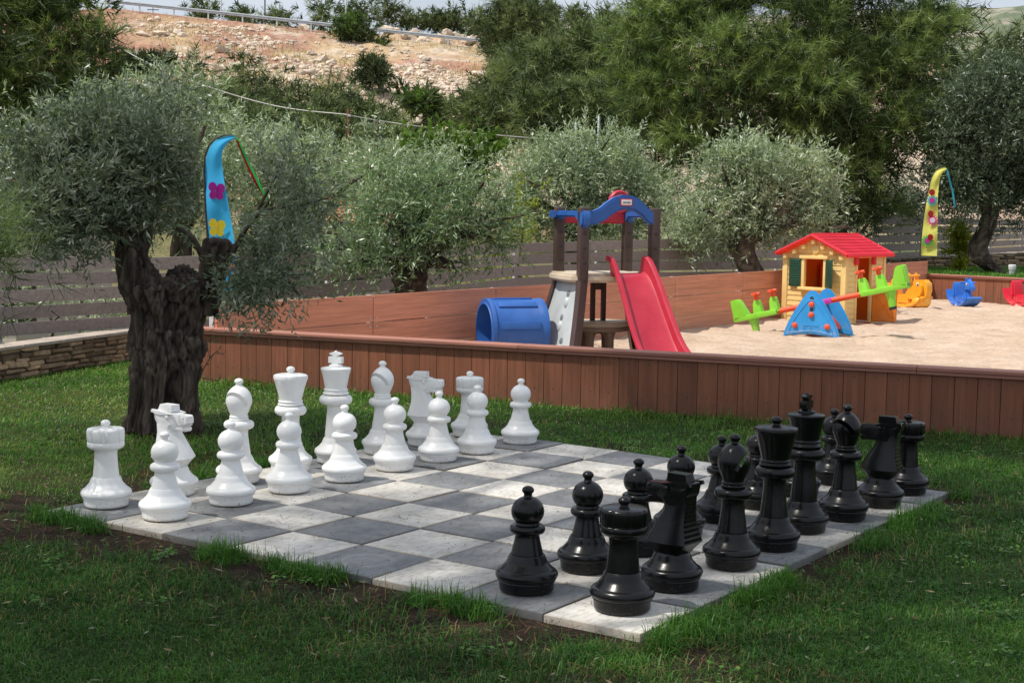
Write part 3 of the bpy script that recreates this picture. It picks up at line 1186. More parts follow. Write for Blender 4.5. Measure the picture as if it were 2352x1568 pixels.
def knight_mesh():
    mb = MB()
    mb.lathe(BASE, 56)
    # neck: octagonal sections (back x, front x, half width)
    secs = [(.139, -.060, .060, .060), (.150, -.066, .068, .064), (.182, -.094, .100, .086), (.205, -.089, .090, .078), (.255, -.077, .060, .060), (.305, -.077, .028, .048), (.350, -.084, .012, .043), (.40, -.088, .01, .04)]
    vs, fs = [], []
    for z, xb, xf, wd in secs:
        cx = (xb+xf)/2
        hx = (xf-xb)/2
        for a, b in ((1, .28), (.62, 1), (-.55, 1), (-1, .74), (-1, -.74), (-.55, -1), (.62, -1), (1, -.28)):
            vs.append((cx+hx*a, wd*b, z))
    for i in range(len(secs)-1):
        for k in range(8):
            a, b = i*8+k, i*8+(k+1) % 8
            fs.append((a, b, b+8, a+8))
    fs.append(tuple(range(8))[::-1])
    fs.append(tuple(range((len(secs)-1)*8, len(secs)*8)))
    mb.add(vs, fs)
    # head: sections along x (z bottom, z top, half width bottom, half width top)
    hs = [(-.100, .392, .412, .022, .032), (-.088, .368, .414, .040, .046), (-.055, .312, .412, .034, .050), (-.022, .290, .409, .030, .050), (.012, .308, .405, .030, .046), (.04, .338, .401, .024, .034), (.065, .350, .399, .026, .030), (.100, .3555, .3985, .030, .031), (.110, .360, .394, .026, .027)]
    vs, fs = [], []
    for x, zb, zt, wb, wt_ in hs:
        vs += [(x, -wb, zb), (x, wb, zb), (x, wt_, zb+(zt-zb)*.62), (x, wt_*.82, zt), (x, -wt_*.82, zt), (x, -wt_, zb+(zt-zb)*.62)]
    for i in range(len(hs)-1):
        for k in range(6):
            a, b = i*6+k, i*6+(k+1) % 6
            fs.append((a, b, b+6, a+6))
    fs.append(tuple(range(6))[::-1])
    fs.append(tuple(range((len(hs)-1)*6, len(hs)*6)))
    mb.add(vs, fs)
    # lower jaw with the mouth gap, lip, brow ledge, nostrils and eyes
    mb.prism([(.005, .312), (.03, .322), (.06, .322), (.094, .318), (.103, .325), (.104, .336), (.095, .343), (.06, .346), (.02, .352)], -.024, .024, 'y', bev=.004)
    mb.prism([(.035, .344), (.06, .347), (.1, .346), (.106, .351), (.1, .3545), (.06, .352)], -.027, .027, 'y', bev=.002)
    for s in (-1, 1):
        mb.ball((.002, s*.0475, .386), .0115, s=(1, .6, 1), sub=2)
        mb.ball((.094, s*.030, .387), .007, s=(1, .5, 1), sub=2)
        mb.prism([(-.105, .404), (-.05, .392), (.0, .396), (.035, .402), (.0, .408), (-.06, .414), (-.1, .418)], s*.036, s*.053, 'y', bev=.002)
        # swept cheek plate
        mb.prism([(-.06, .372), (-.005, .378), (.02, .35), (-.02, .296), (-.045, .33)], s*.034, s*.046, 'y', bev=.003)
    # ridged crest between the ears
    for k in range(5):
        z = .410+k*.0068
        mb.prism([(-.078+k*.0022, z), (.014, z), (.014, z+.0054), (-.0765+k*.0022, z+.0054)], -.030+k*.001, .030-k*.001, 'y')
    mb.prism([(-.072, .408), (.011, .408), (.011, .441), (-.064, .441)], -.0255, .0255, 'y')
    # ribbed mane down the back of the neck
    for k in range(9):
        z = .188+k*.0185
        f = k/8
        xb = float(np.interp(z, [s_[0] for s_ in secs], [s_[1] for s_ in secs]))
        wd = float(np.interp(z, [s_[0] for s_ in secs], [s_[3] for s_ in secs]))*.68
        mb.box((xb+.0152, 0, z+.005), (.034, wd*1.8, .0105))
    me = mb.mesh('knight', 28)
    return me


def bishop_mesh():
    mb = MB()
    mb.lathe(prof_bishop(), 64)
    me = mb.mesh('bishop')
    o = link('bishop_blank', me, None)
    cb = MB()
    # tilted slot cut from the +x side of the mitre
    Mx = Matrix.Translation((.046, 0, .446)) @ Matrix.Rotation(math.radians(-57), 4, 'Y')
    cb.box((0, 0, 0), (.112, .2, .0175), M=Mx)
    c = link('slot_cutter', cb.mesh('slot_cutter'), None)
    md = o.modifiers.new('slot', 'BOOLEAN')
    md.operation = 'DIFFERENCE'
    md.solver = 'EXACT'
    md.object = c
    m2 = evaluated_mesh(o, 'bishop')
    bpy.data.objects.remove(o)
    bpy.data.objects.remove(c)
    m2.name = 'bishop'
    sharp(m2, 38)
    return m2


piece_me = {}
for nm, pr, fn in (('pawn', prof_pawn(), None), ('rook', prof_rook(), rook_fn), ('queen', prof_queen(), queen_fn), ('king', prof_king(), None)):
    mb = MB()
    mb.lathe(pr, 80 if fn else 56, fn=fn)
    if nm == 'king':
        king_cross(mb)
    piece_me[nm] = mb.mesh(nm, 40)
piece_me['bishop'] = bishop_mesh()
piece_me['knight'] = knight_mesh()
for k in list(piece_me):
    me = piece_me[k]
    me.materials.clear()
    me.materials.append(M_white)
    bme = me.copy()
    bme.materials.clear()
    bme.materials.append(M_black)
    piece_me[k+'_b'] = bme

to_black = math.atan2(-UA[1], -UA[0])   # facing from white to black
to_white = math.atan2(UA[1], UA[0])
PCS = [
    ('rook', 'w', 7.62, .57, 0.2, 'glossy white rook at the left end of the white back row'),
    ('knight', 'w', 7.55, 1.55, to_black+.05, 'white horse-head knight half hidden behind the leftmost white pawn'),
    ('bishop', 'w', 7.5, 2.6, -2.0, 'white bishop with slotted mitre standing left of the white queen'),
    ('queen', 'w', 7.55, 3.6, 0.3, 'white queen with scalloped crown standing left of the white king'),
    ('king', 'w', 7.55, 4.5, -.35, 'white king topped with a cross, tallest white piece'),
    ('bishop', 'w', 7.55, 5.5, -2.25, 'white bishop with slotted mitre standing right of the white king'),
    ('knight', 'w', 7.53, 6.48, to_black+.38, 'white horse-head knight in the right half of the white back row'),
    ('rook', 'w', 7.55, 7.62, .9, 'white rook at the far right end of the white back row'),
    ('pawn', 'w', 6.58, .56, 0, 'leftmost white pawn on the front light slab, sunlit on its base'),
    ('pawn', 'w', 6.6, 1.6, 0, 'second white pawn from the left, in front of a white bishop'),
    ('pawn', 'w', 6.6, 2.59, 0, 'third white pawn from the left, in front of the white queen'),
    ('pawn', 'w', 6.56, 3.58, 0, 'fourth white pawn from the left, overlapping the white king'),
    ('pawn', 'w', 6.56, 4.6, 0, 'fifth white pawn from the left, in front of the right white bishop'),
    ('pawn', 'w', 6.53, 5.54, 0, 'sixth white pawn from the left, in front of the right white knight'),
    ('pawn', 'w', 6.53, 6.45, 0, 'seventh white pawn from the left, in front of the far white rook'),
    ('pawn', 'w', 6.54, 7.58, 0, 'rightmost white pawn standing alone on a dark slab by the grass'),
    ('rook', 'b', .52, .57, .1, 'black rook on the light corner slab nearest the camera'),
    ('knight', 'b', .54, 1.52, to_white-.10, 'black horse-head knight just behind the front black rook'),
    ('bishop', 'b', .47, 2.64, -.30, 'black bishop with slot facing right, between black knight and queen'),
    ('queen', 'b', .47, 3.62, .2, 'black queen with scalloped crown in front of the black king'),
    ('king', 'b', .57, 4.62, .95, 'black king topped with a cross, tallest black piece'),
    ('bishop', 'b', .47, 5.57, 3.75, 'black bishop with slot facing left, between black king and far knight'),
    ('knight', 'b', .42, 6.6, to_white+.1, 'black horse-head knight in front of the far black rook'),
    ('rook', 'b', .45, 7.58, .5, 'black rook at the far right end of the black row'),
    ('pawn', 'b', 1.56, .56, 0, 'black pawn nearest the camera, left of the front black rook'),
    ('pawn', 'b', 1.54, 1.58, 0, 'second black pawn from the left, just behind the front black rook'),
    ('pawn', 'b', 1.52, 2.54, 0, 'third black pawn from the left, left of the front black knight'),
    ('pawn', 'b', 1.58, 3.58, 0, 'fourth black pawn from the left, above the front black knight'),
    ('pawn', 'b', 1.56, 4.52, 0, 'fifth black pawn from the left, left of the front black bishop'),
    ('pawn', 'b', 1.55, 5.5, 0, 'black pawn almost hidden behind the black queen'),
    ('pawn', 'b', 1.5, 6.58, 0, 'black pawn almost hidden behind the black king'),
    ('pawn', 'b', 1.47, 7.62, 0, 'black pawn farthest right, just left of the far black bishop'),
]
for kind, colr, u, v, rz, lab in PCS:
    o = bpy.data.objects.new(('white_' if colr == 'w' else 'black_')+kind, piece_me[kind+('' if colr == 'w' else '_b')])
    COL.objects.link(o)
    o.location = tuple(bd(u, v, .002))
    o.rotation_euler = (0, 0, rz+(random.uniform(0, 6) if kind == 'pawn' else 0))
    tag(o, lab, 'chess piece', ('white' if colr == 'w' else 'black')+' garden chess pieces')

# ------------------------------------------------------------------ sandbox
s_ = np.linspace(0, 1, 170)
t_ = np.linspace(0, 1, 150)
S, T = np.meshgrid(s_, t_)
qa, qb, qc, qd = np.array([-2.75, 11.95]), np.array([10.5, 6.5]), BK1+np.array([.15, .2]), RT1
XY = (qa[None, None]*((1-S)*(1-T))[..., None]+qb*(S*(1-T))[..., None]+qc*((1-S)*T)[..., None]+qd*(S*T)[..., None])
Xs, Ys = XY[..., 0], XY[..., 1]
Zs = SAND_Z+(fbm(Xs*.9, Ys*.9, 111)-.5)*.07+(fbm(Xs*2.6, Ys*2.6, 112)-.5)*.12-.05*np.clip(fbm(Xs*4.2, Ys*4.2, 117)-.62, 0, 1)*3
me = grid_mesh('sand', Xs, Ys, Zs)
m, n, b = new_mat('sand_grain')
tc = n.nodes.new('ShaderNodeTexCoord')
nz = N(n, 'ShaderNodeTexNoise', Scale=2.2, Detail=9, Roughness=.72)
n.links.new(tc.outputs['Object'], nz.inputs['Vector'])
r = ramp(n, [(.28, (.45, .33, .23)), (.5, (.57, .43, .32)), (.72, (.66, .525, .415))])
n.links.new(nz.outputs['Fac'], r.inputs[0])
n2 = N(n, 'ShaderNodeTexNoise', Scale=17, Detail=8, Roughness=.85)
n.links.new(tc.outputs['Object'], n2.inputs['Vector'])
r2 = ramp(n, [(.34, (.72, .70, .68)), (.5, (1, 1, 1)), (.68, (1.18, 1.18, 1.2))])
n.links.new(n2.outputs['Fac'], r2.inputs[0])
n.links.new(mixc(n, 1.0, r.outputs[0], r2.outputs[0], 'MULTIPLY'), b.inputs['Base Color'])
b.inputs['Roughness'].default_value = .95
b.inputs['Specular IOR Level'].default_value = .1
bp = N(n, 'ShaderNodeBump', Strength=.8, Distance=.03)
n.links.new(n2.outputs['Fac'], bp.inputs['Height'])
n.links.new(bp.outputs[0], b.inputs['Normal'])
tag(link('sand', me, m), kind='structure')


def woodmat(name, col, axis, tintvar=.2, wr=.35):
    st = {'z': (1, 1, .04), 'x': (.04, 1, 1)}[axis]
    return pm(name, col, .55, .2, 38, .25, 90, .35, st, True, tintvar=tintvar)


M_deck_v = woodmat('red_brown_plank', (0.235, 0.088, 0.048), 'z', .17)
M_deck_h = woodmat('red_brown_board', (0.56, 0.225, 0.135), 'x', .12)

def splash(m, z0, z1, col):
    n = m.node_tree
    b = n.nodes['Principled BSDF']
    src = b.inputs['Base Color'].links[0].from_socket
    tc = n.nodes.new('ShaderNodeTexCoord')
    sx = n.nodes.new('ShaderNodeSeparateXYZ')
    n.links.new(tc.outputs['Object'], sx.inputs[0])
    zr = N(n, 'ShaderNodeMapRange')
    zr.inputs[1].default_value, zr.inputs[2].default_value = z0, z1
    zr.inputs[3].default_value, zr.inputs[4].default_value = 1.0, .0
    n.links.new(sx.outputs[2], zr.inputs[0])
    dn = N(n, 'ShaderNodeTexNoise', Scale=14, Detail=7, Roughness=.75)
    n.links.new(tc.outputs['Object'], dn.inputs['Vector'])
    dr = ramp(n, [(.36, (0,)*3), (.66, (.8,)*3)])
    n.links.new(dn.outputs['Fac'], dr.inputs[0])
    dm = N(n, 'ShaderNodeMath', operation='MULTIPLY')
    n.links.new(zr.outputs[0], dm.inputs[0])
    n.links.new(dr.outputs[0], dm.inputs[1])
    n.links.new(mixc(n, dm.outputs[0], src, col), b.inputs['Base Color'])


splash(M_deck_v, -.05, .20, (.10, .065, .045))
splash(M_deck_h, -.15, .15, (.46, .34, .25))
M_cap = woodmat('red_brown_cap', (0.36, 0.155, 0.11), 'x', .06)
M_fence = woodmat('grey_brown_slat', (0.315, 0.255, 0.225), 'x', .16)
M_galv = pm('galvanised_post', (0.55, 0.57, 0.58), .45, .1, 20, 0, 60, .5)
M_dark = pm('dark_metal', (0.03, 0.03, 0.032), .6, .2, 10)


def plank_wall(name, label, p0, p1, zb, zt, nrm, seed):
    """vertical planks with a two-layer cap; built along local x"""
    rr = random.Random(seed)
    d = np.array(p1)-np.array(p0)
    L = float(np.linalg.norm(d))
    rz = math.atan2(d[1], d[0])
    t = thing(name, label, 'wall', (p0[0], p0[1], 0), rz)
    sgn = 1 if (-math.sin(rz)*nrm[0]+math.cos(rz)*nrm[1]) > 0 else -1
    mb = MB()
    pw = .1475
    k = int(L/pw)
    tv = .5
    for i in range(k+1):
        tv = .5+.5*(tv-.5)*rr.choice((-1, 1))+rr.uniform(-.42, .42)
        mb.box((i*pw+pw/2, sgn*rr.uniform(0, .002), (zb+zt-.05)/2), (pw-.003, .03, zt-.05-zb), tint=min(1, max(0, tv)), bev=.003)
    mb.build('plank_panel', M_deck_v, t)
    mb = MB()
    mb.box((L/2, -sgn*.025, (zb+zt-.03)/2), (L, .015, zt-zb-.03), tint=.0)
    mb.build('backing', M_dark, t)
    mb = MB()
    x = 0
    while x < L:
        l = min(2.9, L-x)
        mb.box((x+l/2, -sgn*.035, zt-.0125), (l-.003, .175, .025), bev=.005, tint=rr.uniform(.2, .9))
        mb.box((x+l/2, sgn*.020, zt-.0375), (l-.003, .045, .024), bev=.003, tint=rr.uniform(0, .5))
        x += l
    mb.build('cap', M_cap, t)
    mb = MB()
    for i in range(k+1):
        for z in (zt-.095, zb+.22):
            mb.box((i*pw+pw*.5+rr.uniform(-.004, .004), sgn*.0165, z), (.007, .003, .007))
    mb.build('plank_screws', M_dark, t)
    mb = MB()
    x = .25
    while x < L:
        for o_ in (.02, -.08):
            mb.lathe([(.004, zt), (.004, zt+.0012), (.003, zt+.002)], 8, M=Matrix.Translation((x, sgn*o_-sgn*.01, 0)))
        x += .55
    mb.build('screw_heads', M_dark, t)
    return t


plank_wall('sandbox_front_wall', 'long low reddish brown plank wall with cap between lawn and sand', WA, WA+WD*11.5, -.12, .415, WN, 3)
plank_wall('sandbox_return_wall', 'low reddish brown plank wall with cap behind the rocker toys', BK1+np.array([.02, -.03]), RT1+np.array([1, -1.04]), -.2, .37, np.array([-.7, -.7]), 5)
# back wall of wide horizontal boards
d = BK1-BK0
L = float(np.linalg.norm(d))
rz = math.atan2(d[1], d[0])
t = thing('sandbox_back_wall', 'long reddish brown wall of wide horizontal boards behind the slide', 'wall', (BK0[0], BK0[1], 0), rz)
mb = MB()
seg = 2.02
k = int(L/seg)
segs = [(i*seg, min((i+1)*seg, L)) for i in range(k+1)]
heights = [-.17, .085, .345, .605]
for a, b_ in segs:
    if b_-a < .1:
        continue
    for h in range(3):
        mb.box(((a+b_)/2, random.uniform(-.001, .001), (heights[h]+heights[h+1])/2), (b_-a-.008, .028, heights[h+1]-heights[h]-.007), bev=.003, tint=random.uniform(.2, .8))
mb.build('board_panel', M_deck_h, t)
for a, b_ in segs:
    mb = MB()
    mb.box((a+.02, .045, .2), (.05, .05, .8), bev=.004)
    mb.build('post', M_galv, t)
mb = MB()
for a, b_ in segs:
    for h in range(3):
        for q in (.05, -.05):
            for z in (heights[h]+.04, heights[h+1]-.04):
                if 0 < a+q < L:
                    mb.box((a+q, -.0165, z), (.012, .005, .012))
mb.build('screw_heads', M_galv, t)

# ------------------------------------------------------------------ slat fences


def fence(name, label, pts, nb, rows, post_gap, seed, lights=False):
    """pts: list of (px, Y, ytop px, ybottom px)"""
    rr = random.Random(seed)
    P = [at(px, yt, Y) for px, Y, yt, yb in pts]
    Q = [at(px, yb, Y) for px, Y, yt, yb in pts]
    c = np.array(P[0])
    t = thing(name, label, 'fence', (c[0], c[1], 0))
    mb = MB()
    posts = []
    for i in range(len(P)-1):
        a, b_ = P[i], P[i+1]
        dv = b_[:2]-a[:2]
        L = float(np.linalg.norm(dv))
        rz = math.atan2(dv[1], dv[0])
        nseg = max(1, round(L/post_gap))
        for s in range(nseg):
            f0, f1 = s/nseg, (s+1)/nseg
            for r_ in range(nb):
                def pt(f, q):
                    top = a*(1-f)+b_*f
                    bot = Q[i]*(1-f)+Q[i+1]*f
                    return top[2]+(bot[2]-top[2])*q
                q0, q1 = r_/nb, (r_+rows)/nb
                x0, y0 = a[:2]*(1-f0)+b_[:2]*f0-c[:2]
                x1, y1 = a[:2]*(1-f1)+b_[:2]*f1-c[:2]
                nx, ny = math.sin(rz)*.012, -math.cos(rz)*.012
                e = .004/L
                vs = []
                for f, (xx, yy_) in ((f0, (x0, y0)), (f1, (x1, y1))):
                    zt, zb = pt(f, q0), pt(f, q1)
                    vs += [(xx+nx, yy_+ny, zb), (xx-nx, yy_-ny, zb), (xx-nx, yy_-ny, zt), (xx+nx, yy_+ny, zt)]
                mb.add(vs, [(0, 1, 2, 3), (7, 6, 5, 4), (0, 4, 5, 1), (1, 5, 6, 2), (2, 6, 7, 3), (3, 7, 4, 0)], rr.uniform(0, 1))
            posts.append((x0-nx*4, y0-ny*4, pt(f0, 0), pt(f0, 1), rz, nx, ny))
        x1, y1 = b_[:2]-c[:2]
        if i == len(P)-2:
            posts.append((x1-nx*4, y1-ny*4, P[-1][2], Q[-1][2], rz, nx, ny))
    mb.build('slat_panel', M_fence, t)
    for x, y, zt, zb, rz, nx, ny in posts:
        m2 = MB()
        m2.box((x, y, (zt+zb)/2-.15), (.06, .04, zt-zb+.3-.02), rz=rz, bev=.004)
        m2.build('post', M_galv, t)
    return t


LF = [(-330, 10.35, 606, 822), (0, 12.45, 592, 787), (330, 13.75, 587.5, 763)]
fence('slat_fence', 'grey-brown slat fence on the stone wall left of the old olive tree', [(p[0], p[1]+.18, p[2], p[3]-6) for p in LF], 5, .77, 1.15, 1)
CF = [(330, 14.1, 592, 772), (760, 16.3, 577, 760), (1190, 18.9, 559, 690), (1500, 21.8, 550, 676), (1790, 25, 548, 670), (2016, 29.5, 545, 655)]
fence('slat_fence', 'long grey-brown slat fence running behind the sandbox and the olive trees', CF, 5, .83, 1.6, 2)
RF = [(2013, 30.5, 498, 604), (2130, 31.5, 500, 597), (2352, 33.2, 507, 580), (2700, 35.5, 512, 570)]
fence('slat_fence', 'taller grey-brown slat fence on the stone wall behind the yellow banner', RF, 5, .80, 1.25, 3)

# ------------------------------------------------------------------ stone walls
M_stone = pm('sandstone', (0.34, 0.235, 0.15), .9, .35, 9, .9, 30, .2, tint=True, tintvar=.55)
M_mortar = pm('mortar', (0.09, 0.07, 0.055), .95, .3, 12, .6, 40)
M_coping = pm('coping_stone', (0.40, 0.335, 0.28), .85, .2, 6, .5, 25)


def stone_wall(name, label, p0, p1, zb0, zt0, zb1, zt1, courses, seed, lmin=.14, lmax=.36, th=.22):
    rr = random.Random(seed)
    p0, p1 = np.array(p0), np.array(p1)
    d = p1-p0
    L = float(np.linalg.norm(d))
    rz = math.atan2(d[1], d[0])
    t = thing(name, label, 'wall', (p0[0], p0[1], 0), rz)
    mb = MB()
    for c in range(courses):
        x = -rr.uniform(0, .2)
        while x < L:
            l = rr.uniform(lmin, lmax)
            f = min(1, max(0, (x+l/2)/L))
            zb, zt = zb0+(zb1-zb0)*f, zt0+(zt1-zt0)*f
            h = (zt-zb)/courses
            z = zb+h*(c+.5)+rr.uniform(-.006, .006)
            hh = h*rr.uniform(.74, .93)
            bm = bmesh.new()
            bmesh.ops.create_cube(bm, size=1)
            for v in bm.verts:
                v.co = Vector((v.co.x*(l-.018)+rr.gauss(0, .008), v.co.y*th*.5, v.co.z*hh+rr.gauss(0, .006)))
            bmesh.ops.bevel(bm, geom=bm.edges[:], offset=min(.012, h*.2), segments=2, affect='EDGES')
            mb.bm(bm, Matrix.Translation((x+l/2, -th*.25+rr.uniform(-.014, .010), z)), rr.random()**1.3)
            x += l
    mb.build('stonework', M_stone, t, 40)
    mb = MB()
    mb.add([(0, -th*.40, zb0-.3), (L, -th*.40, zb1-.3), (L, -th*.40, zt1-.01), (0, -th*.40, zt0-.01), (0, th*.5, zb0-.3), (L, th*.5, zb1-.3), (L, th*.5, zt1-.01), (0, th*.5, zt0-.01)],
           [(0, 1, 2, 3), (7, 6, 5, 4), (3, 2, 6, 7), (0, 3, 7, 4), (1, 5, 6, 2)])
    mb.build('mortar', M_mortar, t)
    mb = MB()
    x = 0
    while x < L:
        l = rr.uniform(.3, .6)
        f = min(1, (x+l/2)/L)
        mb.box((x+l/2, 0, zt0+(zt1-zt0)*f+.012), (l-.012, th*1.12, .03), rz=rr.gauss(0, .01), bev=.008)
        x += l
    mb.build('coping', M_coping, t, 40)
    return t


a = at(-330, 880, 10.3)
b_ = at(0, 852, 12.4)
c_ = at(330, 826, 13.72)
stone_wall('stone_wall', 'low brown dry-stone wall under the slat fence left of the olive tree', (a[0], a[1]), (c_[0], c_[1]), -.10, .215, -.12, .225, 8, 1)
stone_wall('stone_wall', 'low pale stone wall behind the raised lawn at the right', at(1990, 600, 30.4)[:2], at(2700, 560, 35.3)[:2], .30, .50, .36, .80, 5, 4, .2, .45, .3)

# raised lawn behind the return wall
mb = MB()
xx = np.linspace(0, 1, 40)
S, T = np.meshgrid(xx, xx)
q0, q1, q2, q3 = BK1+np.array([.05, .1]), RT1+np.array([4, -3.5]), np.array(at(1990, 600, 30.2)[:2]), np.array(at(2900, 560, 36)[:2])
XY = q0*((1-S)*(1-T))[..., None]+q1*(S*(1-T))[..., None]+q2*((1-S)*T)[..., None]+q3*(S*T)[..., None]
me = grid_mesh('raised_lawn', XY[..., 0], XY[..., 1], np.full_like(S, .30))
set_col(me, np.tile(np.array([.06, .10, .025]), (S.size, 1)))
tag(link('raised_lawn', me, bpy.data.materials['lawn_soil']), kind='structure')
rng = np.random.default_rng(5)
n = 26000
s1, t1 = rng.uniform(0, .75, n), rng.uniform(0, 1, n)
P = q0*((1-s1)*(1-t1))[:, None]+q1*(s1*(1-t1))[:, None]+q2*((1-s1)*t1)[:, None]+q3*(s1*t1)[:, None]
tag(blades('raised_lawn_grass', P[:, 0], P[:, 1], np.full(n, .295), rng.uniform(.05, .13, n), np.full(n, .02), np.clip(rng.normal(.5, .3, n), 0, 1), rng, M_grass, rng.uniform(.35, .75, n)),
    kind='stuff', label='sunlit grass on the raised lawn behind the rocker toys', cat='grass')
# paving strip beside the bollard light
mb = MB()
pp = at(2335, 634, 28.0)
mb.box((pp[0]+.55, pp[1], .312), (1.5, 1.0, .03), rz=-.6, bev=.01)
tag(mb.build('paving_strip', pm('pale_paving', (.5, .42, .35), .8, .15, 5, .3, 30)), 'pale paving strip beside the white bollard light at the right edge', 'paving')

# ================================================================== playground
P_red = plastic('red_plastic', (0.43, 0.013, 0.036))
P_blue = plastic('blue_plastic', (0.018, 0.105, 0.38))
P_brown = plastic('brown_plastic', (0.060, 0.034, 0.028), .45)
P_beige = plastic('beige_plastic', (0.60, 0.50, 0.38))
P_tan = plastic('tan_plastic', (0.33, 0.24, 0.17))
P_grey = plastic('light_grey_plastic', (0.46, 0.50, 0.51), .45)
P_white = plastic('white_plastic', (0.75, 0.75, 0.73))
P_yellow = plastic('pale_yellow_plastic', (1.0, 0.71, 0.285), .5)
P_orange = plastic('orange_plastic', (0.88, 0.30, 0.02), .45)
P_orange2 = plastic('red_orange_plastic', (0.80, 0.075, 0.014), .45)
P_roof = plastic('crimson_roof_plastic', (0.80, 0.030, 0.085), .5)
P_green = plastic('dark_green_plastic', (0.008, 0.062, 0.034), .4)
P_lime = plastic('lime_plastic', (0.24, 0.62, 0.035), .42)
P_sky = plastic('bright_blue_plastic', (0.02, 0.29, 0.68), .4)
P_magenta = plastic('magenta_plastic', (0.60, 0.05, 0.40), .4)
P_rblue = plastic('rocker_blue_plastic', (0.025, 0.17, 0.62), .35)
P_rorange = plastic('rocker_orange_plastic', (0.92, 0.40, 0.02), .35)
P_rred = plastic('rocker_red_plastic', (0.66, 0.018, 0.05), .35)


def glow_through(m, col, f):
    n = m.node_tree
    b = n.nodes['Principled BSDF']
    t = n.nodes.new('ShaderNodeBsdfTranslucent')
    t.inputs[0].default_value = c4(col)
    mx = n.nodes.new('ShaderNodeMixShader')
    mx.inputs[0].default_value = f
    n.links.new(b.outputs[0], mx.inputs[1])
    n.links.new(t.outputs[0], mx.inputs[2])
    n.links.new(mx.outputs[0], n.nodes['Material Output'].inputs[0])


glow_through(P_yellow, (1, .72, .30), .25)
glow_through(P_orange, (1, .42, .05), .4)
P_lining = plastic('orange_lining_plastic', (0.95, 0.36, 0.02), .6)
glow_through(P_lining, (1, .48, .05), .5)
glow_through(P_roof, (1, .30, .12), .5)
M_black_p = plastic('black_plastic', (0.012, 0.012, 0.014), .5)

P_dimple_shade = plastic('dimple_shade_brown', (.03, .017, .014), .5)  # darker brown paints the shade of a dimple onto raised ovals
P_pocket_shade = plastic('pocket_shade_grey', (.16, .18, .19), .6)  # recess shade above the hand holds, put into a darker grey
# ---- slide tower (local x along the front, y away from the camera, z up from the sand)
TW = thing('slide_tower', 'toddler climbing tower with red slide, blue arch and blue crawl tunnel', 'slide', (.685, 14.2, SAND_Z), math.radians(18))
Wt, Dt, ZD, ZP = .76, .70, .86, 1.566


def flare(ix, iy, z):
    f = max(0, 1-z/ZD)**1.25
    return (ix*Wt+(.22 if ix else -.22)*f, iy*Dt+(.22 if iy else -.35)*f, z)


for ix in (0, 1):
    for iy in (0, 1):
        mb = MB()
        mb.box((ix*Wt, iy*Dt, (ZD+ZP)/2-.01), (.100, .115, ZP-ZD+.02), bev=.026)
        pts = [flare(ix, iy, z) for z in np.linspace(-.02, ZD+.03, 14)]
        mb.tube(pts, .058, 4)
        po = mb.build('post', P_brown, TW, 50)
        for k in range(3):
            z = ZD+.16+k*.145
            mb = MB()
            mb.ball((ix*Wt+(-.050 if ix else .050), iy*Dt, z), .028, s=(.16, 1, 1), sub=2)
            mb.build('painted_dimple', P_dimple_shade, po, 60)
            mb = MB()
            mb.ball((ix*Wt, iy*Dt-.0575, z), .024, s=(1, .16, 1), sub=2)
            mb.build('painted_dimple', P_dimple_shade, po, 60)
mb = MB()
up_ = [(.0, 1.53), (.09, 1.53), (.16, 1.56), (.23, 1.615), (.31, 1.665), (.40, 1.692), (.48, 1.69), (.56, 1.66), (.63, 1.605), (.69, 1.55), (.74, 1.535), (.76, 1.53)]
lo_ = [(.76, 1.385), (.72, 1.39), (.66, 1.43), (.60, 1.49), (.53, 1.535), (.45, 1.552), (.37, 1.54), (.29, 1.495), (.21, 1.435), (.12, 1.395), (.05, 1.385), (.0, 1.39)]
mb.prism(up_+lo_, -.055, .035, 'y', bev=.016)
arch = mb.build('arch_rail', P_blue, TW, 40)
mb = MB()
mb.box((.43, -.058, 1.617), (.128, .008, .072), bev=.003)
lp = mb.build('logo_plate', P_red, TW, 40)
mb = MB()
mb.box((.43, -.0635, 1.617), (.108, .006, .052), bev=.002)
mb.build('logo_field', P_white, lp, 40)


def text_mesh(name, body, size, mat, parent, M, ext=.001):
    cu = bpy.data.curves.new(name, 'FONT')
    cu.body = body
    cu.size = size
    cu.align_x = 'CENTER'
    cu.align_y = 'CENTER'
    cu.extrude = ext
    o = bpy.data.objects.new(name, cu)
    COL.objects.link(o)
    me = evaluated_mesh(o, name)
    bpy.data.objects.remove(o)
    me.transform(M)
    me.materials.clear()
    return link(name, me, mat, parent)


text_mesh('lettering', 'little tikes', .0235, plastic('ink', (.01, .01, .03), .6), lp, Matrix.Translation((.43, -.068, 1.617)) @ Matrix.Rotation(PI/2, 4, 'X') @ Matrix.Diagonal((.86, 1.15, 1, 1)))
mb = MB()
mb.prism([(-.09, 1.53), (.74, 1.53), (.74, 1.42), (.66, 1.43), (.58, 1.465), (.12, 1.465), (.04, 1.42), (-.06, 1.36), (-.11, 1.40), (-.12, 1.48)], -.05, .045, 'x', bev=.016)
mb.tube([(0, .70, 1.49), (-.075, .72, 1.49), (-.10, .62, 1.49)], .04, 8)
mb.build('side_rail', P_blue, TW, 40)
mb = MB()
mb.prism([(-.0, 1.53), (.80, 1.53), (.82, 1.40), (.74, 1.36), (.66, 1.40), (.58, 1.465), (.12, 1.465), (.04, 1.42)], Wt-.045, Wt+.05, 'x', bev=.016)
mb.build('side_rail', P_blue, TW, 40)
mb = MB()
mb.prism([(0, 1.52), (.76, 1.52), (.74, 1.40), (.02, 1.40)], Dt-.03, Dt+.03, 'y', bev=.012)
mb.lathe([(.02, -.02), (.11, -.03), (.125, -.01), (.125, .01), (.11, .03), (.02, .02)], 36, M=Matrix.Translation((.655, Dt-.02, 1.625)) @ Matrix.Rotation(PI/2, 4, 'X'))
mb.build('back_rail', P_red, TW, 40)
mb = MB()
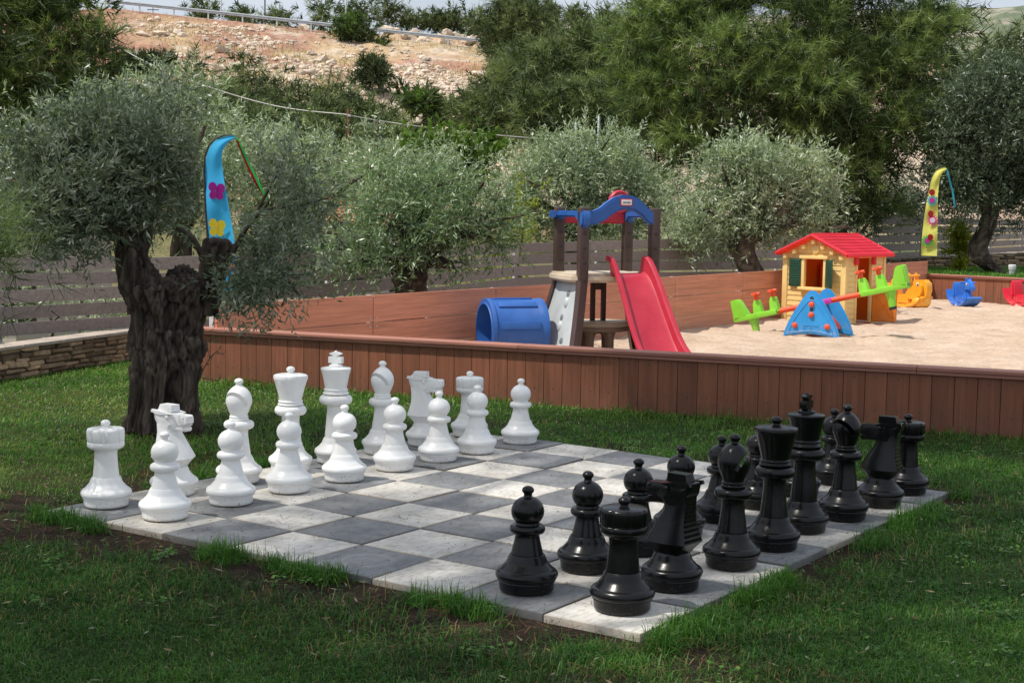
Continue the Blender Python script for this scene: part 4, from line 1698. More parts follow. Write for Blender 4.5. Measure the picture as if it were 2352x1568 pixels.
mb.prism([(-.10, .04), (-.13, .2), (-.13, .52), (-.10, .70), (.0, .77), (.76, .77), (.86, .66), (.88, .2), (.84, .02), (.76, -.03), (.0, -.03)], ZD-.04, ZD+.045, 'z', bev=.022)
mb.prism([(.05, .08), (.7, .08), (.7, .64), (.05, .64)], ZD+.04, ZD+.052, 'z', bev=.004)
mb.build('deck', P_beige, TW, 40)
# slide: U section swept down
prof = smoothp([(-.05, .915), (.03, .91), (.12, .89), (.22, .825), (.36, .69), (.55, .475), (.76, .255), (.94, .12), (1.10, .065), (1.30, .05)], 4)
prof[0] = (-.05, .915)
vs, fs = [], []
mb = MB()
for i, (sd, z) in enumerate(prof):
    f = min(1, max(0, sd/1.3))
    hw = .175+.055*f
    h = .055*math.exp(-((sd-.0)/.16)**2)+.125
    h *= 1 if sd < 1.1 else max(.35, 1-(sd-1.1)*2.5)
    sec = [(-hw-.045, h*.70), (-hw-.040, h*.97), (-hw-.015, h), (-hw+.008, h*.9), (-hw+.022, .022), (-hw+.05, .004), (0, 0), (hw-.05, .004), (hw-.022, .022), (hw-.008, h*.9), (hw+.015, h), (hw+.04, h*.97), (hw+.045, h*.70),
           (hw+.03, h*.7), (hw+.0, h*.6), (hw-.01, -.025), (-hw+.01, -.025), (-hw-.0, h*.6), (-hw-.03, h*.7)]
    for a, b_ in sec:
        vs.append((.475+a, -.02-sd, z+b_))
ns = len(sec)
for i in range(len(prof)-1):
    for k in range(ns):
        a, b_ = i*ns+k, i*ns+(k+1) % ns
        fs.append((a, b_, b_+ns, a+ns))
fs.append(tuple(range(ns)))
fs.append(tuple(range((len(prof)-1)*ns, len(prof)*ns))[::-1])
mb.add(vs, fs)
mb.build('slide_chute', P_red, TW, 42)
# climbing walls left and right
for ix in (0, 1):
    sg = 1 if ix else -1
    vs, fs = [], []
    nz_, ny_ = 16, 8
    for k in range(nz_):
        z = -.02+(ZD-.02)*k/(nz_-1)
        a, b_ = Vector(flare(ix, 0, z)), Vector(flare(ix, 1, z))
        for j in range(ny_):
            p = a.lerp(b_, j/(ny_-1))
            p.x += sg*.018*math.sin(PI*j/(ny_-1))
            vs.append(p)
    for k in range(nz_-1):
        for j in range(ny_-1):
            a = k*ny_+j
            fs.append((a, a+1, a+ny_+1, a+ny_))
    mb = MB()
    mb.add(vs, fs)
    cw = mb.build('climbing_wall', P_grey, TW, 60)
    sol = cw.modifiers.new('thickness', 'SOLIDIFY')
    sol.thickness = .03
    sol.offset = 0
    for k, (fy, z) in enumerate(((.36, .62), (.42, .38), (.30, .16))):
        p = Vector(flare(ix, 0, z)).lerp(Vector(flare(ix, 1, z)), fy)
        q = Vector(flare(ix, 0, z+.06)).lerp(Vector(flare(ix, 1, z+.06)), fy)
        mb = MB()
        Mh = Matrix.Translation(p+Vector((sg*.022, 0, 0)))
        mb.ball((0, 0, -.02), .062, M=Mh, s=(.62, .85, 1.05), sub=3)
        ho = mb.build('hand_hold', P_grey, cw, 60)
        mb = MB()
        mb.ball((sg*.006, .0, .0), .052, M=Matrix.Translation(q+Vector((sg*.014, 0, 0))), s=(.35, .95, 1.0), sub=3)
        mb.build('painted_grip_pocket', P_pocket_shade, cw, 60)
# crawl tunnel
mb = MB()
R0, R1 = .31, .27
TZ = .60/.66
tp = [(R1, 0), (R1+.01, .012), (R0+.012, .012), (R0+.016, .03), (R0+.016, .055), (R0, .07), (R0, .58), (R0+.012, .60), (R0+.012, .66), (R1, .66), (R1, .3), (R1, 0.001)]
Mt = Matrix.Translation((-.86, .50, .315)) @ Matrix.Rotation(PI/2, 4, 'Y')
vs, fs = [], []
nn = 56
for i, (r, z) in enumerate(tp):
    for k in range(nn):
        a = 2*PI*k/nn
        vs.append((r*math.cos(a), r*math.sin(a), z*TZ))
for i in range(len(tp)-1):
    for k in range(nn):
        a, b_ = i*nn+k, i*nn+(k+1) % nn
        fs.append((a, b_, b_+nn, a+nn))
mb.add(vs, fs, M=Mt)
tn = mb.build('crawl_tunnel', P_blue, TW, 40)
mb = MB()
for a in (-.12, .55, 1.35, -.8, 2.2, 2.9, 3.6):
    m_ = Matrix.Translation((-.86, .50, .315)) @ Matrix.Rotation(a, 4, 'X') @ Matrix.Translation((.30, 0, .312))
    mb.box((0, 0, 0), (.41, .085, .03), M=m_, bev=.013)
mb.build('raised_pad', P_blue, tn, 50)
# back support board with slot, table and stool
mb = MB()
for x in (-.06, .06):
    mb.box((.455+x, Dt+.02, .56), (.046, .05, .62), bev=.006)
mb.box((.455, Dt+.02, .79), (.09, .05, .16), bev=.004)
mb.box((.455, Dt+.02, .32), (.09, .05, .14), bev=.004)
mb.build('support_board', P_brown, TW, 40)
mb = MB()
mb.prism([(.455+.36*math.cos(PI/8+k*PI/4), Dt-.02+.30*math.sin(PI/8+k*PI/4)) for k in range(8)], .335, .385, 'z', bev=.012)
tb = mb.build('play_table', P_beige, TW, 40)
mb = MB()
mb.prism([(.455+.335*math.cos(PI/8+k*PI/4), Dt-.02+.28*math.sin(PI/8+k*PI/4)) for k in range(8)], .285, .334, 'z', bev=.01)
mb.build('table_rim', P_tan, tb, 40)
for dx, dy in ((-.14, -.12), (.05, -.16), (.12, .12), (-.12, .14)):
    mb = MB()
    mb.tube([(.455+dx, Dt-.02+dy, .29), (.455+dx*1.05, Dt-.02+dy*1.05, .22), (.455+dx*1.1, Dt-.02+dy*1.1, -.02)], [.075, .048, .042], 8)
    mb.build('table_leg', P_tan, tb, 50)
mb = MB()
mb.lathe(smoothp([(.10, -.02), (.13, .1), (.14, .26), (.15, .40), (.15, .46), (.13, .49), (.05, .50)], 4), 28, M=Matrix.Translation((.21, 1.02, 0)))
mb.build('stool', P_red, TW, 50)

# ---- playhouse (local x along the gable wall, y depth)
PH = thing('playhouse', 'yellow toddler playhouse with red shingled roof and dark green shutters', 'playhouse', (3.945, 20.935, SAND_Z-.01), math.radians(-45))
Wh = 1.04
WX0, WX1, WZ0, WZ1 = .36, .70, .51, .905
EZ, RZ = .985, 1.225


def gz(x):
    return EZ+(RZ-EZ)*(1-abs(x-.52)/.52)


def gable_wall(y, win):
    mb = MB()
    hh = .0755
    z = 0.0
    while z < EZ-.001:
        z1 = min(z+hh, EZ)
        xs_ = [(0, Wh)]
        if win and z1 > WZ0+.005 and z < WZ1-.005:
            xs_ = [(0, WX0-.0), (WX1+.0, Wh)]
        for a, b_ in xs_:
            mb.prism([(y-.004, z+.001), (y+.03, z+.001), (y+.03, z1-.002), (y+.005, z1-.002)], a+.05 if a == 0 else a, b_-.05 if b_ == Wh else b_, 'x')
        z = z1
    mb.prism([(.03, EZ), (Wh-.03, EZ), (.52, RZ-.02)], y+.004, y+.03, 'y')
    for x in (.03, Wh-.03):
        mb.box((x, y+.012, EZ/2), (.085, .06, EZ), bev=.01)
    return mb


fw = gable_wall(0, True).build('front_wall', P_yellow, PH, 30)
gable_wall(Wh-.026, False).build('back_wall', P_yellow, PH, 30)
mb = MB()
for k, x in enumerate((.05, .205, .36, .52, .68, .835, .99)):
    mb.box((x, -.035, gz(x)-.075), (.06, .075, .06), bev=.012)
mb.lathe([(.001, -.012), (.055, -.012), (.068, -.004), (.068, .01)], 32, M=Matrix.Translation((.53, -.006, 1.045)) @ Matrix.Rotation(PI/2, 4, 'X') @ Matrix.Rotation(PI, 4, 'X'))
mb.build('rafter_blocks', P_yellow, fw, 40)
mb = MB()
mb.box((WX0-.012, -.008, (WZ0+WZ1)/2), (.05, .06, WZ1-WZ0+.02), bev=.008)
mb.box((WX1+.012, -.008, (WZ0+WZ1)/2), (.05, .06, WZ1-WZ0+.02), bev=.008)
mb.box((.53, -.02, WZ1+.025), (.47, .075, .045), bev=.01)
mb.box((.53, -.03, WZ0-.028), (.47, .11, .045), bev=.012)
wf = mb.build('window_frame', P_yellow, fw, 40)


def shutter(M):
    mb = MB()
    mb.box((.10, 0, .2), (.20, .022, .40), M=M, bev=.006)
    for k in range(11):
        mb.box((.10, -.012, .03+k*.034), (.16, .012, .022), M=M @ Matrix.Translation((0, 0, 0)), bev=.003)
    return mb.build('shutter', P_green, fw, 40)


shutter(Matrix.Translation((.115, -.028, WZ0-.005)))
shutter(Matrix.Translation((WX1+.035, -.035, WZ0-.005)) @ Matrix.Rotation(math.radians(-32), 4, 'Z'))
# side walls
for x, door in ((0.0, False), (Wh, True)):
    mb = MB()
    hh = .0755
    z = 0
    sg = 1 if door else -1
    while z < EZ-.001:
        z1 = min(z+hh, EZ)
        sp = [(.05, Wh-.05)]
        if door:
            sp = [(.05, .26), (.70, Wh-.05)]
        for a, b_ in sp:
            mb.prism([(x+sg*.004, z+.001), (x-sg*.03, z+.001), (x-sg*.03, z1-.002), (x-sg*.005, z1-.002)], a, b_, 'y')
        z = z1
    mb.box((x-sg*.014, .03, EZ/2), (.05, .05, EZ), bev=.008)
    if door:
        mb.box((x-.012, .275, EZ/2), (.055, .04, EZ), bev=.008)
        mb.box((x-.012, .69, EZ/2), (.055, .04, EZ), bev=.008)
        mb.box((x-.012, .48, EZ-.025), (.05, .40, .05), bev=.006)
    mb.build('side_wall', P_yellow, PH, 30)
# orange lining
mb = MB()
mb.box((.045, Wh/2, .46), (.012, Wh-.1, .92))
mb.box((Wh/2, Wh-.05, .46), (Wh-.1, .012, .92))
mb.box((WX1+.17, .048, .46), (.22, .012, .92))
mb.box((.2, .048, .46), (.26, .012, .92))
mb.box((.53, .048, .24), (.36, .012, .48))
mb.box((Wh-.05, .16, .46), (.012, .2, .92))
mb.box((Wh-.05, .84, .46), (.012, .26, .92))
mb.box((.20, .85, .62), (.16, .18, .34), bev=.03)
mb.box((.30, .80, .40), (.34, .26, .05), bev=.02)
mb.build('lining', P_lining, PH, 30)
# half door swung outwards
Md = Matrix.Translation((Wh+.012, .70, .02)) @ Matrix.Rotation(math.radians(22), 4, 'Z')
mb = MB()
mb.box((.18, 0, .225), (.35, .03, .45), M=Md, bev=.008)
for sy in (-1, 1):
    mb.box((.18, sy*.017, .42), (.33, .012, .04), M=Md, bev=.004)
    mb.box((.18, sy*.017, .03), (.33, .012, .04), M=Md, bev=.004)
    mb.box((.03, sy*.017, .225), (.04, .012, .36), M=Md, bev=.004)
    mb.box((.33, sy*.017, .225), (.04, .012, .36), M=Md, bev=.004)
    for sa in (-1, 1):
        mb.box((0, 0, 0), (.40, .010, .035), M=Md @ Matrix.Translation((.18, sy*.016, .225)) @ Matrix.Rotation(sa*.92, 4, 'Y'), bev=.003)
mb.box((.18, 0, .465), (.37, .06, .03), M=Md, bev=.008)
mb.build('half_door', P_orange, PH, 40)
# roof
mb = MB()
ov, oe = .085, .075
for sx in (-1, 1):
    xe = .52+sx*(.52+oe)
    ze = RZ+.03-(RZ-EZ)*(.52+oe)/.52
    rows = 7
    for k in range(rows):
        f0, f1 = k/rows, (k+1)/rows
        xa, za = .52+(xe-.52)*f0, RZ+.03+(ze-RZ-.03)*f0
        xb, zb = .52+(xe-.52)*f1, RZ+.03+(ze-RZ-.03)*f1
        mb.prism([(xa, za-.03), (xa, za+.002), (xb, zb+.015), (xb, zb-.03)], -ov, Wh+ov, 'y')
    mb.tube([(.52, -ov-.006, RZ+.018), (xe, -ov-.006, ze+.0)], .027, 8)
    mb.tube([(.52, Wh+ov+.006, RZ+.018), (xe, Wh+ov+.006, ze+.0)], .027, 8)
    mb.tube([(xe, -ov-.01, ze-.004), (xe, Wh+ov+.01, ze-.004)], .03, 8)
mb.tube([(.52, -ov-.01, RZ+.03), (.52, Wh+ov+.01, RZ+.03)], .022, 8)
for y in (.235, .70):
    mb.box((Wh+.02, y, EZ-.07), (.05, .075, .16), bev=.015)
mb.build('roof', P_roof, PH, 30)

# ---- seesaw (local x along the arm)
SS = thing('seesaw', 'blue and lime green rocking seesaw with orange handles, left end down', 'seesaw', (3.90, 18.2, SAND_Z-.015), math.radians(-30))
hwid = .365


def panel_poly(w, h, n=9):
    L_ = [(-w*(1-(k/n)**1.9), h*(k/n)) for k in range(n)]
    L_ = [(-w+w*.80*(k/n)**1.45, h*.93*(k/n)) for k in range(n+1)]
    R_ = [(-x, z) for x, z in L_][::-1]
    topc = [(-w*.12, h*.98), (0, h), (w*.12, h*.98)]
    return L_+topc+R_+[(w*.45, .035), (0, .05), (-w*.45, .035)]


for y in (-.29, .29):
    mb = MB()
    mb.prism(panel_poly(hwid, .60), y-.028, y+.028, 'y', bev=.018)
    pn = mb.build('side_panel', P_sky, SS, 40)
    mb = MB()
    sgy = -1 if y < 0 else 1
    pp_ = [(x*.78, .055+z*.80) for x, z in panel_poly(hwid, .53)]
    pp_ = [(x, z) for x, z in pp_]
    c_ = pp_+[pp_[0]]
    mb.tube([(x, y+sgy*.028, z) for x, z in c_], .007, 6, False)
    for sz in (-.02, .04):
        mb.box((.0, y+sgy*.029, .12+sz), (.20, .008, .006))
    for sx in (-.1, .1):
        mb.box((sx, y+sgy*.029, .13), (.006, .008, .06))
    for k in range(7):
        mb.box((-.075+k*.025, y+sgy*.029, .13), (.006, .006, .034), rz=0)
    mb.build('moulded_rib', P_sky, pn, 50)
    for x, z in ((0, .425), (0, .295), (-.21, .155), (.21, .155)):
        mb = MB()
        mb.lathe([(.001, 0), (.036, 0), (.034, .02), (.02, .03), (.001, .031)], 16, M=Matrix.Translation((x, y+sgy*.026, z)) @ Matrix.Rotation(sgy*-PI/2, 4, 'X'))
        mb.build('bolt_cap', P_orange2, pn, 50)
    for z in (.50, .36):
        mb = MB()
        mb.lathe([(.001, 0), (.024, 0), (.024, .004), (.001, .004)], 16, M=Matrix.Translation((0, y+sgy*.027, z)) @ Matrix.Rotation(sgy*-PI/2, 4, 'X'))
        mb.build('bolt_hole', M_dark, pn, 50)
mb = MB()
mb.prism([(-.21, .10), (.21, .10), (.20, .15), (.05, .30), (-.05, .30), (-.20, .15)], -.26, .26, 'y', bev=.012)
mb.build('step_board', P_orange2, SS, 40)
mb = MB()
mb.tube([(0, -.27, .42), (0, .27, .42)], .028, 14)
mb.build('axle', P_white, SS, 50)
ARM = Matrix.Translation((0, 0, .43)) @ Matrix.Rotation(math.radians(-13.8), 4, 'Y') @ Matrix.Diagonal((.93, .93, .93, 1))
mb = MB()
mb.box((0, 0, 0), (.36, .13, .075), M=ARM, bev=.02)
mb.build('pivot_block', P_magenta, SS, 40)
for sx in (-1, 1):
    mb = MB()
    mb.tube([(sx*.16, 0, .0), (sx*.66, 0, .0)], .037, 12, M=ARM)
    mb.build('arm_tube', P_orange2, SS, 50)
for sx in (-1, 1):
    mb = MB()
    mb.box((sx*.92, 0, 0), (.64, .19, .075), M=ARM, bev=.016)
    mb.prism([(sx*1.24, -.03), (sx*1.03, .03), (sx*1.12, .25), (sx*1.155, .275), (sx*1.215, .275), (sx*1.24, .26)], -.095, .095, 'y', M=ARM, bev=.016)
    bm_ = mb.build('seat_beam', P_lime, SS, 40)
    for s in (.64, .885):
        mb = MB()
        mb.tube([(sx*s, 0, .0), (sx*(s-.0), 0, .15), (sx*(s-.01), 0, .20), (sx*(s-.01), 0, .215)], [.085, .068, .055, .03], 8, M=ARM, flat=.9)
        mb.build('handle_post', P_lime, bm_, 25)
        mb = MB()
        mb.tube([(sx*(s-.01), 0, .2), (sx*(s-.01), 0, .285)], .034, 10, M=ARM)
        mb.tube([(sx*(s-.01), -.105, .30), (sx*(s-.01), -.05, .292), (sx*(s-.01), .05, .292), (sx*(s-.01), .105, .30)], [.022, .026, .026, .022], 10, M=ARM)
        mb.tube([(sx*(s-.01)-.06, 0, .294), (sx*(s-.01)+.06, 0, .294)], .024, 10, M=ARM)
        mb.build('handle', P_orange2, bm_, 50)
    mb = MB()
    mb.tube([(sx*.98, 0, -.02), (sx*.975, 0, -.12), (sx*.97, 0, -.25)], [.085, .06, .05], 8, M=ARM)
    ft = mb.build('foot', P_lime, bm_, 30)
    if sx > 0:
        mb = MB()
        mb.tube([(sx*.97, 0, -.245), (sx*.97, 0, -.285)], [.054, .05], 8, M=ARM)
        mb.build('rubber_tip', M_black_p, bm_, 30)


# ---- spring animals that rock on the sand
def rocker(name, label, mat, loc, rz, orange=False, s=1.0, beak=False):
    t = thing(name, label, 'rocker toy', loc, rz, 'animal rocker toys on the sand')
    S_ = Matrix.Scale(s, 4)
    mb = MB()
    outer = [(-.33, .27), (-.27, .13), (-.17, .04), (-.05, .0), (.08, .0), (.20, .03), (.29, .09), (.345, .165)]
    inner = [(.315, .185), (.26, .125), (.17, .085), (.06, .06), (-.05, .06), (-.15, .09), (-.23, .17), (-.285, .285)]
    mb.prism(outer+inner, -.155, .155, 'y', M=S_, bev=.02)
    mb.build('rocker_base', mat, t, 50)
    mb = MB()
    mb.prism([(-.16, .05), (.16, .05), (.14, .17), (.08, .20), (-.10, .19), (-.17, .17)], -.085, .085, 'y', M=S_, bev=.025)
    mb.prism([(-.20, .15), (-.10, .17), (-.12, .33), (-.145, .40), (-.18, .41), (-.205, .38)], -.105, .105, 'y', M=S_, bev=.025)
    mb.build('seat', mat, t, 50)
    mb = MB()
    if orange:
        mb.prism([(.02, .10), (.22, .07), (.34, .16), (.37, .26), (.36, .36), (.30, .41), (.16, .40), (.10, .33), (.03, .22)], -.12, .12, 'y', M=S_, bev=.055)
        for sy in (-1, 1):
            mb.prism([(.06, .33), (.14, .37), (.10, .50), (.07, .50)], sy*.085-.02, sy*.085+.02, 'y', M=S_, bev=.012)
        mb.prism([(-.36, .22), (-.24, .17), (-.22, .26), (-.29, .34), (-.37, .32)], -.07, .07, 'y', M=S_, bev=.03)
        mb.ball((.24, 0, .10), .13, M=S_, s=(1, 1.1, .8))
    else:
        mb.prism([(.08, .08), (.20, .10), (.19, .20), (.155, .27), (.20, .28), (.265, .275), (.28, .31), (.265, .37), (.20, .43), (.15, .47), (.10, .475), (.075, .44), (.07, .30), (.055, .18)], -.062, .062, 'y', M=S_, bev=.028)
        mb.prism([(.10, .46), (.14, .46), (.13, .505), (.105, .505)], -.055, -.025, 'y', M=S_, bev=.008)
        mb.prism([(.10, .46), (.14, .46), (.13, .505), (.105, .505)], .025, .055, 'y', M=S_, bev=.008)
    hd = mb.build('head', mat, t, 50)
    mb = MB()
    hz = .455 if orange else .415
    mb.tube([(.10, -.15, hz), (.10, .15, hz)], .017, 10, M=S_)
    mb.build('handlebar', mat, t, 50)
    for sy in (-1, 1):
        mb = MB()
        wy = .122 if orange else .064
        ex = .25 if orange else .165
        ez = .345 if orange else .385
        mb.ball((ex, sy*wy, ez), .026, M=S_, s=(.8, .25, 1.1), sub=2)
        ey = mb.build('eye', P_white, hd, 60)
        mb = MB()
        mb.ball((ex+.004, sy*(wy+.005), ez-.003), .014, M=S_, s=(.8, .25, 1.1), sub=2)
        mb.build('pupil', M_black_p, hd, 60)
    if not orange:
        for sy in (-1, 1):
            mb = MB()
            mb.box((.02, sy*.157, .035), (.035, .004, .022), M=S_)
            mb.build('sticker', P_white, t)
    return t


g = gnd(2212, 704, SAND_Z)
rocker('rocker_toy', 'blue animal rocker toy in front of the red-brown plank wall', P_rblue, (g[0], g[1], SAND_Z+.0), math.radians(-74), s=1.0)
g = gnd(2350, 705, SAND_Z)
rocker('rocker_toy', 'red animal rocker toy at the right edge of the sand', P_rred, (g[0], g[1], SAND_Z+.0), math.radians(-66), s=1.1)
g = gnd(2086, 707, SAND_Z)
rocker('rocker_toy', 'big orange animal rocker toy just right of the playhouse', P_rorange, (g[0], g[1]+.15, SAND_Z-.01), math.radians(-48), True, s=1.2)

# ---- white bollard light
b0 = at(2324, 633, 27.6)
t = thing('bollard_light', 'short white bollard light with cap on the raised lawn at the right', 'bollard light', (b0[0], b0[1], .30))
mb = MB()
mb.lathe([(.05, 0), (.055, .02), (.055, .14)], 20)
mb.build('stem', pm('grey_metal', (.45, .47, .5), .45, .08), t, 40)
mb = MB()
mb.lathe([(.066, .14), (.066, .165), (.06, .168), (.06, .172), (.072, .175), (.072, .225), (.06, .235), (.001, .237)], 20)
mb.build('cap', P_white, t, 40)

# ================================================================== banners


def cloth(name, col):
    m = pm(name, col, .75, .06, 3, .25, 14, .2)
    n = m.node_tree
    b = n.nodes['Principled BSDF']
    t = n.nodes.new('ShaderNodeBsdfTranslucent')
    t.inputs[0].default_value = c4(col)
    mx = n.nodes.new('ShaderNodeMixShader')
    mx.inputs[0].default_value = .45
    n.links.new(b.outputs[0], mx.inputs[1])
    n.links.new(t.outputs[0], mx.inputs[2])
    n.links.new(mx.outputs[0], n.nodes['Material Output'].inputs[0])
    return m


def strip(Lp, Rp, Y, wave, seed, n=60, m=8):
    """cloth surface between two pixel outlines (left, right) hung at depth Y, with ripples in depth"""
    def res(P):
        P = np.array(P, float)
        d = np.concatenate([[0], np.cumsum(np.linalg.norm(np.diff(P, axis=0), axis=1))])
        d /= d[-1]
        q = np.linspace(0, 1, n)
        # smooth
        o = np.stack([np.interp(q, d, P[:, 0]), np.interp(q, d, P[:, 1])], 1)
        for _ in range(3):
            o[1:-1] = .25*o[:-2]+.5*o[1:-1]+.25*o[2:]
        return o
    A_, B_ = res(Lp), res(Rp)
    vs, fs = [], []
    for i in range(n):
        for j in range(m):
            f = j/(m-1)
            p = A_[i]*(1-f)+B_[i]*f
            wm = abs(B_[i][0]-A_[i][0])*Y/FD
            y = Y-.55*f*wm+wave*math.sin(i*.33+f*2.2+seed)+wave*.6*math.sin(f*7+i*.11)
            vs.append(tuple(at(p[0], p[1], y)))
    for i in range(n-1):
        for j in range(m-1):
            a = i*m+j
            fs.append((a, a+1, a+m+1, a+m))
    return vs, fs


def banner(name, label, base_px, base_y, Y, left, right, tailL, tailR, col, tcols, polepx):
    base = at(base_px, base_y, Y)
    t = thing(name, label, 'banner', base)
    off = Vector([-float(x) for x in base])
    M0 = Matrix.Translation(off)
    mb = MB()
    v_, f_ = strip(left, right, Y, .02, 1.0)
    mb.add(v_, f_, M=M0)
    me = mb.mesh(name, None, False)
    me.shade_smooth()
    fl = link('flag_cloth', me, col, t)
    for k, (a, b_) in enumerate(zip(tailL, tailR)):
        mb = MB()
        v_, f_ = strip(a, b_, Y-.004*k, .012, 2.0+k, 30, 3)
        mb.add(v_, f_, M=M0)
        me = mb.mesh('tail_ribbon', None, False)
        me.shade_smooth()
        link('tail_ribbon', me, tcols[k], t)
    mb = MB()
    pts = [at(x, y, Y+.012) for x, y in polepx]
    mb.tube(pts, np.linspace(.014, .005, len(pts)), 8, M=M0)
    mb.build('pole', M_dark, t, 50)
    return t, M0


C_blue = cloth('blue_cloth', (.055, .44, .78))
C_yel = cloth('yellow_cloth', (.90, .86, .20))
C_green = cloth('green_cloth', (.05, .50, .12))
C_cyan = cloth('cyan_cloth', (.06, .42, .60))
C_purple = cloth('purple_print', (.33, .015, .20))
C_gold = cloth('gold_print', (.72, .50, .03))
C_pink = cloth('pink_print', (.62, .06, .33))
C_crim = cloth('crimson_print', (.42, .01, .02))
C_lilac = cloth('lilac_print', (.52, .25, .58))
C_white = cloth('white_print', (.75, .72, .74))
YB = 12.75
BT, BM = banner('feather_banner', 'tall bright blue banner with butterfly prints and drooping tail, behind the old olive trunk', 478, 700, YB,
                [(538, 312), (515, 313), (495, 321), (481, 338), (473, 362), (471, 400), (473, 450), (476, 500), (480, 550), (496, 610), (512, 668)],
                [(540, 318), (530, 322), (518, 332), (510, 347), (509, 370), (514, 410), (522, 455), (531, 505), (538, 552), (545, 610), (552, 668)],
                [[(537, 313), (556, 352), (578, 402), (604, 448)], [(540, 318), (558, 362), (580, 412), (606, 455)]],
                [[(549, 320), (571, 368), (593, 412), (617, 461)], [(549, 326), (568, 374), (590, 420), (611, 462)]],
                C_blue, [C_green, C_crim], [(492, 700), (482, 600), (472, 480), (469, 400), (470, 360), (479, 335), (494, 319), (515, 310), (538, 311)])
YY = 27.6
YT, YM = banner('feather_banner', 'tall yellow banner with ladybird and flower prints standing right of the playhouse', 2113, 632, YY,
                [(2172, 384), (2160, 385), (2149, 393), (2140, 410), (2134, 432), (2127, 470), (2121, 510), (2117, 550), (2114, 587)],
                [(2175, 389), (2168, 393), (2161, 402), (2157, 420), (2154, 450), (2154, 490), (2153, 530), (2153, 560), (2152, 588)],
                [[(2172, 385), (2178, 410), (2186, 440), (2191, 474)]], [[(2177, 390), (2184, 415), (2191, 445), (2196, 477)]],
                C_yel, [C_cyan], [(2112, 632), (2113, 590), (2116, 540), (2120, 500), (2126, 465), (2133, 430), (2139, 408), (2149, 391), (2160, 383), (2172, 383)])


LEFT = {}


def blob(t, M0, name, mat, cx, cy, Y, r, petals=0, depth=.8, rot=0.0, sx=1.0, sy=1.0, lift=0.03):
    """flat printed shape: round, or a flower/butterfly outline with petals"""
    pts = []
    n = 48
    lf_ = LEFT[t.name]

    def dep(x, y):
        return Y-lift-.55*(x-np.interp(y, lf_[:, 1], lf_[:, 0]))*Y/FD
    for k in range(n):
        a = 2*PI*k/n
        q = r*(1-depth*(.5-.5*math.cos(petals*(a+rot)))) if petals else r
        x_, y_ = cx+q*math.cos(a)*sx, cy+q*math.sin(a)*sy
        pts.append(at(x_, y_, dep(x_, y_)))
    mb = MB()
    mb.add([at(cx, cy, dep(cx, cy))]+pts, [(0, 1+(k+1) % n, 1+k) for k in range(n)], M=M0)
    return mb.build(name, mat, t)


LEFT[BT.name] = np.array([(481, 338), (473, 362), (471, 400), (473, 450), (476, 500), (480, 550), (496, 610), (512, 668)], float)
LEFT[YT.name] = np.array([(2149, 393), (2140, 410), (2134, 432), (2127, 470), (2121, 510), (2117, 550), (2114, 587)], float)
for cx, cy, mat in ((497, 438, C_purple), (498, 522, C_gold)):
    for q, (dx, dy, rr_) in enumerate(((-9, -9, 9.5), (10, -5, 10), (-8, 10, 8.5), (8, 12, 8))):
        blob(BT, BM, 'butterfly_print', mat, cx+dx, cy+dy, YB, rr_, 0, 0, 0, 1.0, 1.15, lift=.04+.001*q)
    blob(BT, BM, 'butterfly_print', mat, cx, cy+2, YB, 3.2, 0, 0, 0, .8, 4.2, lift=.046)
for cx, cy, mat, mc in ((532, 612, C_lilac, C_gold), (540, 645, C_green, C_lilac), (524, 590, C_cyan, C_white)):
    blob(BT, BM, 'flower_print', mat, cx, cy, YB, 13, 6, .45, 0, lift=.045)
    blob(BT, BM, 'flower_print', mc, cx, cy, YB, 4.5, 0, lift=.05)
for cx, cy, mp_, mc in ((2141, 460, C_cyan, C_pink), (2142, 506, C_pink, C_white), (2130, 553, C_green, C_pink)):
    blob(YT, YM, 'flower_print', mp_, cx, cy, YY, 14, 11, .42, 0, 1.0, 1.0, .05)
    blob(YT, YM, 'flower_print', mc, cx, cy, YY, 6.4, 0, lift=.06)
for cx, cy in ((2141, 442), (2138, 491), (2137, 545)):
    blob(YT, YM, 'ladybird_print', C_crim, cx, cy, YY, 6.6, 0, 0, 0, 1, 1.12, lift=.065)
    for dx, dy in ((-2.5, -2), (2.5, -1), (0, 3)):
        blob(YT, YM, 'ladybird_print', M_dark, cx+dx, cy+dy, YY, 1.3, lift=.07)

# ================================================================== trees


def spline(pts, k=6):
    P = [np.array(pts[0], float)]+[np.array(p, float) for p in pts]+[np.array(pts[-1], float)]
    out = []
    for i in range(1, len(P)-2):
        a, b, c, d = P[i-1:i+3]
        for s in range(k):
            t = s/k
            out.append(.5*((2*b)+(c-a)*t+(2*a-5*b+4*c-d)*t*t+(3*b-a-3*c+d)*t**3))
    out.append(np.array(pts[-1], float))
    return out


def limb(mb, pts, r0, r1, n=8, k=6, wob=0.0, rr=random):
    P = spline(pts, k)
    if wob:
        P = [p+np.array([rr.gauss(0, wob), rr.gauss(0, wob), rr.gauss(0, wob*.6)]) if 0 < i < len(P)-1 else p for i, p in enumerate(P)]
    mb.tube(P, [r0+(r1-r0)*(i/(len(P)-1))**.8 for i in range(len(P))], n)


